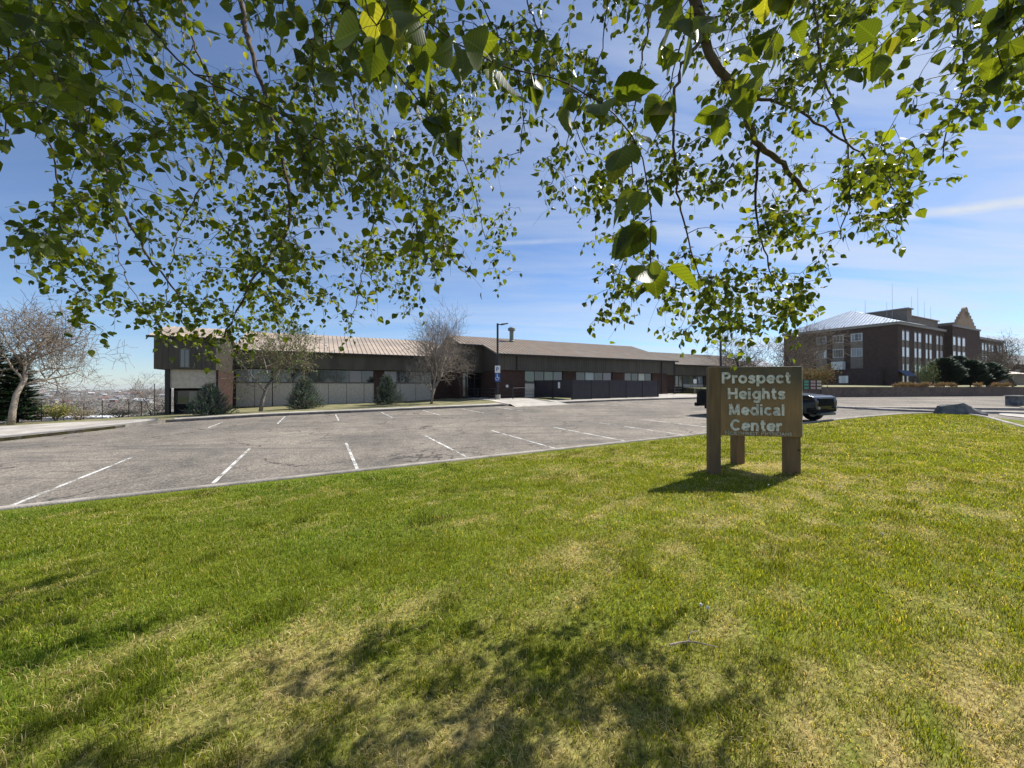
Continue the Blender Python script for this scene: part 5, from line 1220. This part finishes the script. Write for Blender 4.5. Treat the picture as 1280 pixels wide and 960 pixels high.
for pts, r0 in MAINS:
    P = [P3(*p) for p in pts]
    near = pts[0][2] < 1.7
    inner = pts[0][1] > 0
    if not inner:
        f_ = min(forks, key=lambda q: (q-P[0]).length); P = [f_, f_.lerp(P[0], .55)+Vector((0,0,.35))]+P
    C_ = catmull(P, .06 if not near else .035); n = len(C_)
    for k in range(1, n): C_[k] = C_[k]+rv(.007 if not near else .002)
    rad = [max(.003 if not near else .0014, r0*(1.6 if not inner else 1.1)*(1-.85*(k/n)**.9)) for k in range(n)]
    (bark if r0 > .0125 else twigs).tube(C_, rad, 7 if r0 > .02 else 5)
    for k in range(n):
        if C_[k].y > .4: nodes.append(tuple(C_[k])); nrad.append(rad[k])
    if near:
        for k in range(int(n*.25), n):
            if k % 2 == 0 and C_[k].y > .5: LEAFN.append((C_[k], (C_[k]-C_[k-1]).normalized(), 2))
    else:
        for k in range(int(n*.5), n):
            if k % 3 == 0: LEAFN.append((C_[k], (C_[k]-C_[k-1]).normalized(), 1))
# where the foliage hangs: its lower edge and its density
LOWX = [-200,0,55,60,110,135,200,235,262,300,330,360,400,440,500,530,560,600,632,640,655,690,720,735,760,800,830,880,950,1000,1040,1062,1100,1130,1150,1200,1215,1260,1400]
LOWY = [250,300,330,395,415,400,425,440,450,430,415,415,410,425,395,380,325,262,345,300,215,262,262,330,408,395,420,420,418,400,320,300,300,285,232,222,150,125,125]
def allowed(px, py): return py < np.interp(px, LOWX, LOWY)
def density(px, py):
    d = 1.0
    if px < 75 and 175 < py < 345: d = .38
    if 600 < px < 745: d = .07 if py > 120 else .40
    if 560 < px <= 600: d = .6
    if 735 < px < 870 and py > 230: d = .5
    if px > 1120: d = .55
    if py > 330: d *= .8
    if 225 < px < 300 and py > 420: d = .5
    return d
targets = []
def clump(px, py): return float(smooth(fbm(np.array([px/70.+50]), np.array([py/70.+50]), 91, 3), .36, .58)[0])
def add_targets(n, x0, x1, y0, y1, dlo, dhi):
    c = 0; g = 0
    while c < n and g < n*30:
        g += 1; px, py = random.uniform(x0,x1), random.uniform(y0,y1)
        if not allowed(px, py) or random.random() > density(px, py)*(.12+.88*clump(px, py)): continue
        D = random.uniform(dlo, dhi); targets.append(P3(px, py, D)); c += 1
add_targets(400, -120, 640, -100, 520, 2.6, 5.0)
add_targets(430, -120, 560, -100, 330, 1.7, 3.2)
add_targets(420, 180, 640, 60, 440, 3.4, 5.4)
add_targets(110, -100, 480, -80, 200, 1.3, 2.2)
add_targets(400, 735, 1150, -100, 420, 2.5, 4.0)
add_targets(150, 600, 760, -100, 280, 2.4, 4.2)
add_targets(75, 1080, 1320, -80, 230, 1.8, 3.0)
add_targets(150, 760, 1110, 200, 420, 2.6, 3.8)
add_targets(60, 560, 1100, -100, 130, 1.6, 2.6)
for _ in range(430):   # the crown goes on above the frame, towards the sun
    targets.append(P3(random.uniform(900,1130), random.uniform(-300,-40), random.uniform(5.3,6.6)))
for _ in range(90): targets.append(P3(random.uniform(-100,800), random.uniform(-300,-60), random.uniform(2.5,4.4)))
# hanging tips that trace the ragged lower edge
for px, py, D in ((60,392,3.00),(100,405,3.10),(128,412,3.10),(20,340,3.10),(45,330,3.00),(262,455,3.40),(240,448,3.40),(290,440,3.90),(430,425,4.60),(405,405,4.30),(372,408,4.20),(505,392,4.50),(570,330,2.60),(545,320,2.60),(633,345,4.20),(622,322,4.20),(610,335,4.20),(640,318,4.20),(690,258,3.27),(716,262,3.10),(700,240,3.10),(738,407,3.44),(752,398,3.44),(765,372,3.44),(830,418,3.35),(842,422,3.35),(862,380,3.35),(882,412,3.27),(905,408,3.27),(935,412,3.27),(955,405,3.27),(985,418,3.10),(1002,428,3.10),(940,425,3.18),(1025,390,3.10),(1040,345,3.10),(1090,300,3.01),(1120,298,3.01),(1135,255,3.01),(1195,222,2.80),(1210,182,2.80),(1275,125,1.60),(1262,112,1.60),(700,190,2.70),(735,180,2.60)):
    targets += [P3(px, py, D), P3(px-6, py-32, D+.05), P3(px+10, py-60, D-.05)]
N_ = np.array(nodes); 
cost0 = [np.linalg.norm(N_-np.array(t), axis=1).min() for t in targets]
def sky_gap(p): return False
bare = 0
for idx in np.argsort(cost0):
    T_ = targets[idx]; t = np.array(T_); dv = N_-t; ds = np.linalg.norm(dv, axis=1)
    cost = ds+1.3*np.clip(t[2]-N_[:,2], 0, None)+.25*np.abs(dv[:,1])
    k = int(np.argmin(cost)); 
    if ds[k] < .05: continue
    p = Vector(N_[k]); d = T_-p; L_ = d.length
    side = Vector((d.x, d.y, 0)); ctrl = p+side*.55+Vector((0,0,min(.16,.25*L_)+.35*min(0,d.z)))+rv(.05*L_)
    n = max(3, int(L_/.055)); pts = []
    for q in range(n+1):
        s = q/n; pts.append(p*(1-s)**2+ctrl*2*s*(1-s)+T_*s*s+(rv(.006) if 0 < q else Vector()))
    r0 = min(nrad[k]*.85, .002+.0045*L_); rad = [max(.0016, r0*1.25*(1-.7*q/n)) for q in range(n+1)]
    twigs.tube(pts, rad, 4)
    N_ = np.vstack([N_, [tuple(v) for v in pts[1:]]]); nrad += rad[1:]
    for q in range(1, n+1):
        if q/n > .15 or L_ < .25: LEAFN.append((pts[q], (pts[q]-pts[q-1]).normalized(), 0))
        # short spur twigs
        if random.random() < .5:
            dd = (rv(1)+Vector((0,0,-.55))).normalized(); l2 = random.uniform(.06,.22); a = pts[q]+dd*l2*.5+Vector((0,0,.01)); e2 = pts[q]+dd*l2+Vector((0,0,-.03))
            twigs.tube([pts[q], a, e2], [.0012,.001,.0008], 3); 
            if random.random() < .85: LEAFN += [(a, dd, 0), (e2, dd, 0)]
    
# leaves: ovate pointed blades folded along the midrib
def leaf_template(fine):
    if fine:
        t = [0,.05,.11,.17,.23,.30,.37,.44,.51,.58,.65,.72,.79,.86,.93,1.0]; w = [0,.17,.27,.35,.38,.42,.40,.41,.36,.345,.28,.255,.18,.14,.05,0]
    else: t = [0,.18,.45,.75,1.0]; w = [0,.34,.40,.20,0]
    mid = [(x,0,0) for x in t]; lf = [(x-.02,y,.13*y/.4) for x,y in zip(t[1:-1],w[1:-1])]; rt = [(x-.02,-y,.13*y/.4) for x,y in zip(t[1:-1],w[1:-1])]
    n = len(t); V = mid+lf+rt; F = []
    L0, R0 = n, n+n-2
    F.append((0,1,L0,L0)); F.append((0,R0,1,1))
    for k in range(n-3): F.append((1+k,2+k,L0+k+1,L0+k)); F.append((1+k,R0+k,R0+k+1,2+k))
    F.append((n-2,n-1,L0+n-3,L0+n-3)); F.append((n-2,R0+n-3,n-1,n-1))
    T3 = []
    for f in F:
        T3.append(f[:3]); 
        if f[3] != f[2]: T3.append((f[0],f[2],f[3]))
    return np.array(V, float), np.array(T3)
def leaves(items, fine, name):
    tv, tf = leaf_template(fine); n = len(items); pos = np.zeros((n,3)); X = np.zeros((n,3)); U = np.zeros((n,3)); S = np.zeros(n); Cc = np.zeros((n,3)); B = np.zeros(n)
    for i, (p, ax, nr) in enumerate(items):
        side = ax.cross(rv(1)).normalized(); d = (side*.75+ax*.35+Vector((0,0,-.75))+rv(.38)).normalized()
        sz = (random.uniform(.042,.070) if nr < 2 else random.uniform(.058,.088))
        if random.random() < .2: sz *= .6
        pet = sz*random.uniform(.25,.5); pos[i] = p+d*pet*.9+side*pet*.3; nrm = d.cross(rv(1)).normalized(); X[i] = d; U[i] = nrm; S[i] = sz; B[i] = random.uniform(-.1,.35)
        q = random.random(); c = Vector((.028,.045,.012)).lerp(Vector((.095,.125,.02)), q**.9); 
        if random.random() < .06: c = Vector((.12,.13,.03))
        Cc[i] = c*random.uniform(.8,1.15)
        if nr == 2 or random.random() < .25: twigs.tube([p, p+(Vector(pos[i])-p)*.6+Vector((0,0,.003)), Vector(pos[i])], .0007, 3)
    W = np.cross(U, X)
    x = tv[:,0][None,:,None]; y = tv[:,1][None,:,None]; z = tv[:,2][None,:,None]-(tv[:,0]**2)[None,:,None]*B[:,None,None]
    V = pos[:,None,:]+S[:,None,None]*(X[:,None,:]*x+W[:,None,:]*y+U[:,None,:]*z)
    F = tf[None]+(np.arange(n)*len(tv))[:,None,None]; C = np.repeat(Cc[:,None,:], len(tv), 1); lc = np.zeros((len(tv),3)); lc[:,0] = tv[:,0]; lc[:,1] = np.abs(tv[:,1]); LC.append(np.tile(lc, (n,1)))
    return V.reshape(-1,3), F.reshape(-1,3), C.reshape(-1,3)
A1 = []; A2 = []; LC = []
for p, ax, nr in LEAFN:
    k = 4 if nr == 2 else (1 if random.random() < .5 else 2)
    for _ in range(k): (A2 if (nr == 2 or p.y < 1.7) else A1).append((p, ax, nr))
V1, F1, C1 = leaves(A1, False, 'l'); V2, F2, C2 = leaves(A2, True, 'l')
LEAVES = len(A1)+len(A2); print('birch leaves', LEAVES)
off_ = np.array(boff)
fo = np_mesh('foliage', np.vstack([V1,V2])-off_, np.vstack([F1,F2+len(V1)]), M['leaf'], np.vstack([C1,C2]), bt)
q_ = np.ones((len(V1)+len(V2),4), np.float32); q_[:,:3] = np.vstack(LC); fo.data.color_attributes.new('Leaf','FLOAT_COLOR','POINT').data.foreach_set('color', q_.ravel())
bark.build('branches', M['limb_bark'], bt, smooth=True, off=tuple(boff)); twigs.build('twigs', M['twig_dark'], bt, off=tuple(boff))
# catkins
cm_ = MB()
for k in range(150):
    p = random.choice(LEAFN[200:])[0]; cm_.tube([p, p+Vector((0,0,-.012)), p+Vector((.002,0,-.03)), p+Vector((0,.002,-.045))], [.001,.0035,.0035,.001], 5)
tag(cm_.build('catkins', pmat('brown catkin', (.12,.07,.03), rough=.9), bt, off=tuple(boff)), kind='stuff')
# ------------------------------------------------------------------ sky, sun, camera
SUN_EL, SUN_AZ = R(46.5), R(53.5)      # azimuth clockwise from the view direction (+Y)
w = bpy.data.worlds.new('World'); SC.world = w; w.use_nodes = True; nt = w.node_tree; N = nt.nodes; L = nt.links
bgn = N['Background']; bgn.inputs[1].default_value = SKY_STRENGTH
sk = N.new('ShaderNodeTexSky'); sk.sky_type = 'NISHITA'; sk.sun_disc = False; sk.sun_elevation = SUN_EL; sk.sun_rotation = SUN_AZ
sk.air_density = 1.0; sk.dust_density = .15; sk.ozone_density = 3.0; sk.altitude = 600
tc = N.new('ShaderNodeTexCoord')
sp = N.new('ShaderNodeSeparateXYZ'); L.new(tc.outputs['Generated'], sp.inputs[0])
# project the view direction on a high flat layer so that the cirrus gets its perspective
ad = N.new('ShaderNodeMath'); ad.operation = 'ADD'; ad.inputs[1].default_value = .12; L.new(sp.outputs[2], ad.inputs[0])
mxz = N.new('ShaderNodeMath'); mxz.operation = 'MAXIMUM'; mxz.inputs[1].default_value = .05; L.new(ad.outputs[0], mxz.inputs[0])
dv = []
for k in (0, 1):
    q = N.new('ShaderNodeMath'); q.operation = 'DIVIDE'; L.new(sp.outputs[k], q.inputs[0]); L.new(mxz.outputs[0], q.inputs[1]); dv.append(q)
cb = N.new('ShaderNodeCombineXYZ'); L.new(dv[0].outputs[0], cb.inputs[0]); L.new(dv[1].outputs[0], cb.inputs[1])
mp = N.new('ShaderNodeMapping'); mp.inputs['Rotation'].default_value = (0,0,R(20)); mp.inputs['Scale'].default_value = (.35,1.6,1); L.new(cb.outputs[0], mp.inputs[0])
n1 = N.new('ShaderNodeTexNoise'); n1.inputs['Scale'].default_value = 1.3; n1.inputs['Detail'].default_value = 9; n1.inputs['Roughness'].default_value = .6; n1.inputs['Distortion'].default_value = .5; L.new(mp.outputs[0], n1.inputs['Vector'])
r1 = N.new('ShaderNodeValToRGB'); r1.color_ramp.elements[0].position = .36; r1.color_ramp.elements[1].position = .78; r1.color_ramp.elements[0].color = (.02,.02,.02,1); r1.color_ramp.elements[1].color = (.75,.75,.75,1); L.new(n1.outputs[0], r1.inputs[0])
# more cirrus towards the right of the view (+X)
mr = N.new('ShaderNodeMapRange'); mr.inputs[1].default_value = -.5; mr.inputs[2].default_value = .8; mr.inputs[3].default_value = .3; mr.inputs[4].default_value = 1.5; L.new(sp.outputs[0], mr.inputs[0])
mu = N.new('ShaderNodeMath'); mu.operation = 'MULTIPLY'; mu.use_clamp = True; L.new(r1.outputs[0], mu.inputs[0]); L.new(mr.outputs[0], mu.inputs[1])
# two contrails: great-circle bands, broken up by noise
def contrail(A_, B_, width, strength):
    a = Vector(A_).normalized(); b = Vector(B_).normalized(); n = a.cross(b).normalized(); mid = (a+b).normalized(); half = a.dot(mid)
    d = N.new('ShaderNodeVectorMath'); d.operation = 'DOT_PRODUCT'; L.new(tc.outputs['Generated'], d.inputs[0]); d.inputs[1].default_value = n
    ab = N.new('ShaderNodeMath'); ab.operation = 'ABSOLUTE'; L.new(d.outputs['Value'], ab.inputs[0])
    n2 = N.new('ShaderNodeTexNoise'); n2.inputs['Scale'].default_value = 30; n2.inputs['Detail'].default_value = 4; L.new(tc.outputs['Generated'], n2.inputs['Vector'])
    m_ = N.new('ShaderNodeMapRange'); m_.inputs[1].default_value = width; m_.inputs[2].default_value = width*.15; m_.inputs[3].default_value = 0; m_.inputs[4].default_value = strength; m_.clamp = True; L.new(ab.outputs[0], m_.inputs[0])
    d2 = N.new('ShaderNodeVectorMath'); d2.operation = 'DOT_PRODUCT'; L.new(tc.outputs['Generated'], d2.inputs[0]); d2.inputs[1].default_value = mid
    m2 = N.new('ShaderNodeMapRange'); m2.inputs[1].default_value = half; m2.inputs[2].default_value = half+(1-half)*.35; L.new(d2.outputs['Value'], m2.inputs[0])
    x1 = N.new('ShaderNodeMath'); x1.operation = 'MULTIPLY'; L.new(m_.outputs[0], x1.inputs[0]); L.new(m2.outputs[0], x1.inputs[1])
    x2 = N.new('ShaderNodeMath'); x2.operation = 'MULTIPLY'; L.new(x1.outputs[0], x2.inputs[0]); L.new(n2.outputs[0], x2.inputs[1]); return x2
def dirp(px, py): return ((px-640)/481, 1, (483-py)/481)
c1 = contrail(dirp(1060,278), dirp(1420,235), .011, .9); c2_ = contrail(dirp(600,305), dirp(800,296), .008, .45)
s1 = N.new('ShaderNodeMath'); s1.operation = 'ADD'; L.new(c1.outputs[0], s1.inputs[0]); L.new(c2_.outputs[0], s1.inputs[1])
s2_ = N.new('ShaderNodeMath'); s2_.operation = 'ADD'; s2_.use_clamp = True; L.new(s1.outputs[0], s2_.inputs[0]); L.new(mu.outputs[0], s2_.inputs[1])
mx = N.new('ShaderNodeMix'); mx.data_type = 'RGBA'; L.new(s2_.outputs[0], mx.inputs[0]); 
hs = N.new('ShaderNodeHueSaturation'); hs.inputs['Saturation'].default_value = SKY_SAT; hs.inputs['Value'].default_value = 1; L.new(sk.outputs[0], hs.inputs['Color'])
tn = N.new('ShaderNodeMix'); tn.data_type = 'RGBA'; tn.blend_type = 'MULTIPLY'; tn.inputs[0].default_value = 1; tn.inputs[7].default_value = (.84,.96,1.14,1); L.new(hs.outputs[0], tn.inputs[6]); L.new(tn.outputs[2], mx.inputs[6]); mx.inputs[7].default_value = CLOUD
L.new(mx.outputs[2], bgn.inputs[0])
ld = bpy.data.lights.new('sun', 'SUN'); ld.energy = SUN_E; ld.angle = R(.53); ld.color = (1,.955,.88)
so = bpy.data.objects.new('sun', ld); COL.objects.link(so)
sd_ = Vector((math.sin(SUN_AZ)*math.cos(SUN_EL), math.cos(SUN_AZ)*math.cos(SUN_EL), math.sin(SUN_EL)))
so.rotation_euler = sd_.to_track_quat('Z','Y').to_euler(); so.location = (10,10,20)
cd = bpy.data.cameras.new('camera'); co = bpy.data.objects.new('camera', cd); COL.objects.link(co); SC.camera = co
cd.sensor_width = 36; cd.sensor_fit = 'HORIZONTAL'; cd.lens = 36*481/1280; cd.clip_start = .05; cd.clip_end = 40000
co.location = (0,0,0); co.rotation_euler = (R(90)+math.atan(3/481), 0, 0)
SC.view_settings.view_transform = 'Standard'; SC.view_settings.look = 'None'; SC.view_settings.gamma = 1; SC.view_settings.use_curve_mapping = False
SC.view_settings.exposure = EXPO
SC.cycles.max_bounces = 6; SC.cycles.diffuse_bounces = 3; SC.cycles.glossy_bounces = 3; SC.cycles.transparent_max_bounces = 6; SC.cycles.transmission_bounces = 3
SC.cycles.caustics_reflective = False; SC.cycles.caustics_refractive = False; SC.cycles.use_denoising = DENOISE
if HAZE:
    m, nt_, N_h, L_h, b_h = newmat('thin haze'); N_h.remove(b_h); pv = N_h.new('ShaderNodeVolumePrincipled'); pv.inputs['Density'].default_value = HAZE; pv.inputs['Color'].default_value = (.82,.88,.96,1); pv.inputs['Anisotropy'].default_value = .3
    L_h.new(pv.outputs[0], N_h['Material Output'].inputs['Volume'])
    o = MB().box(-9300, 9300, -9300, 9300, -75, 34).build('haze', m); tag(o, 'thin bluish haze over the far valley', 'haze', kind='stuff')
# lift everything so that the grass under the photographer is at height 0
for o in list(SC.objects):
    if o.parent is None: o.location.z += ZS
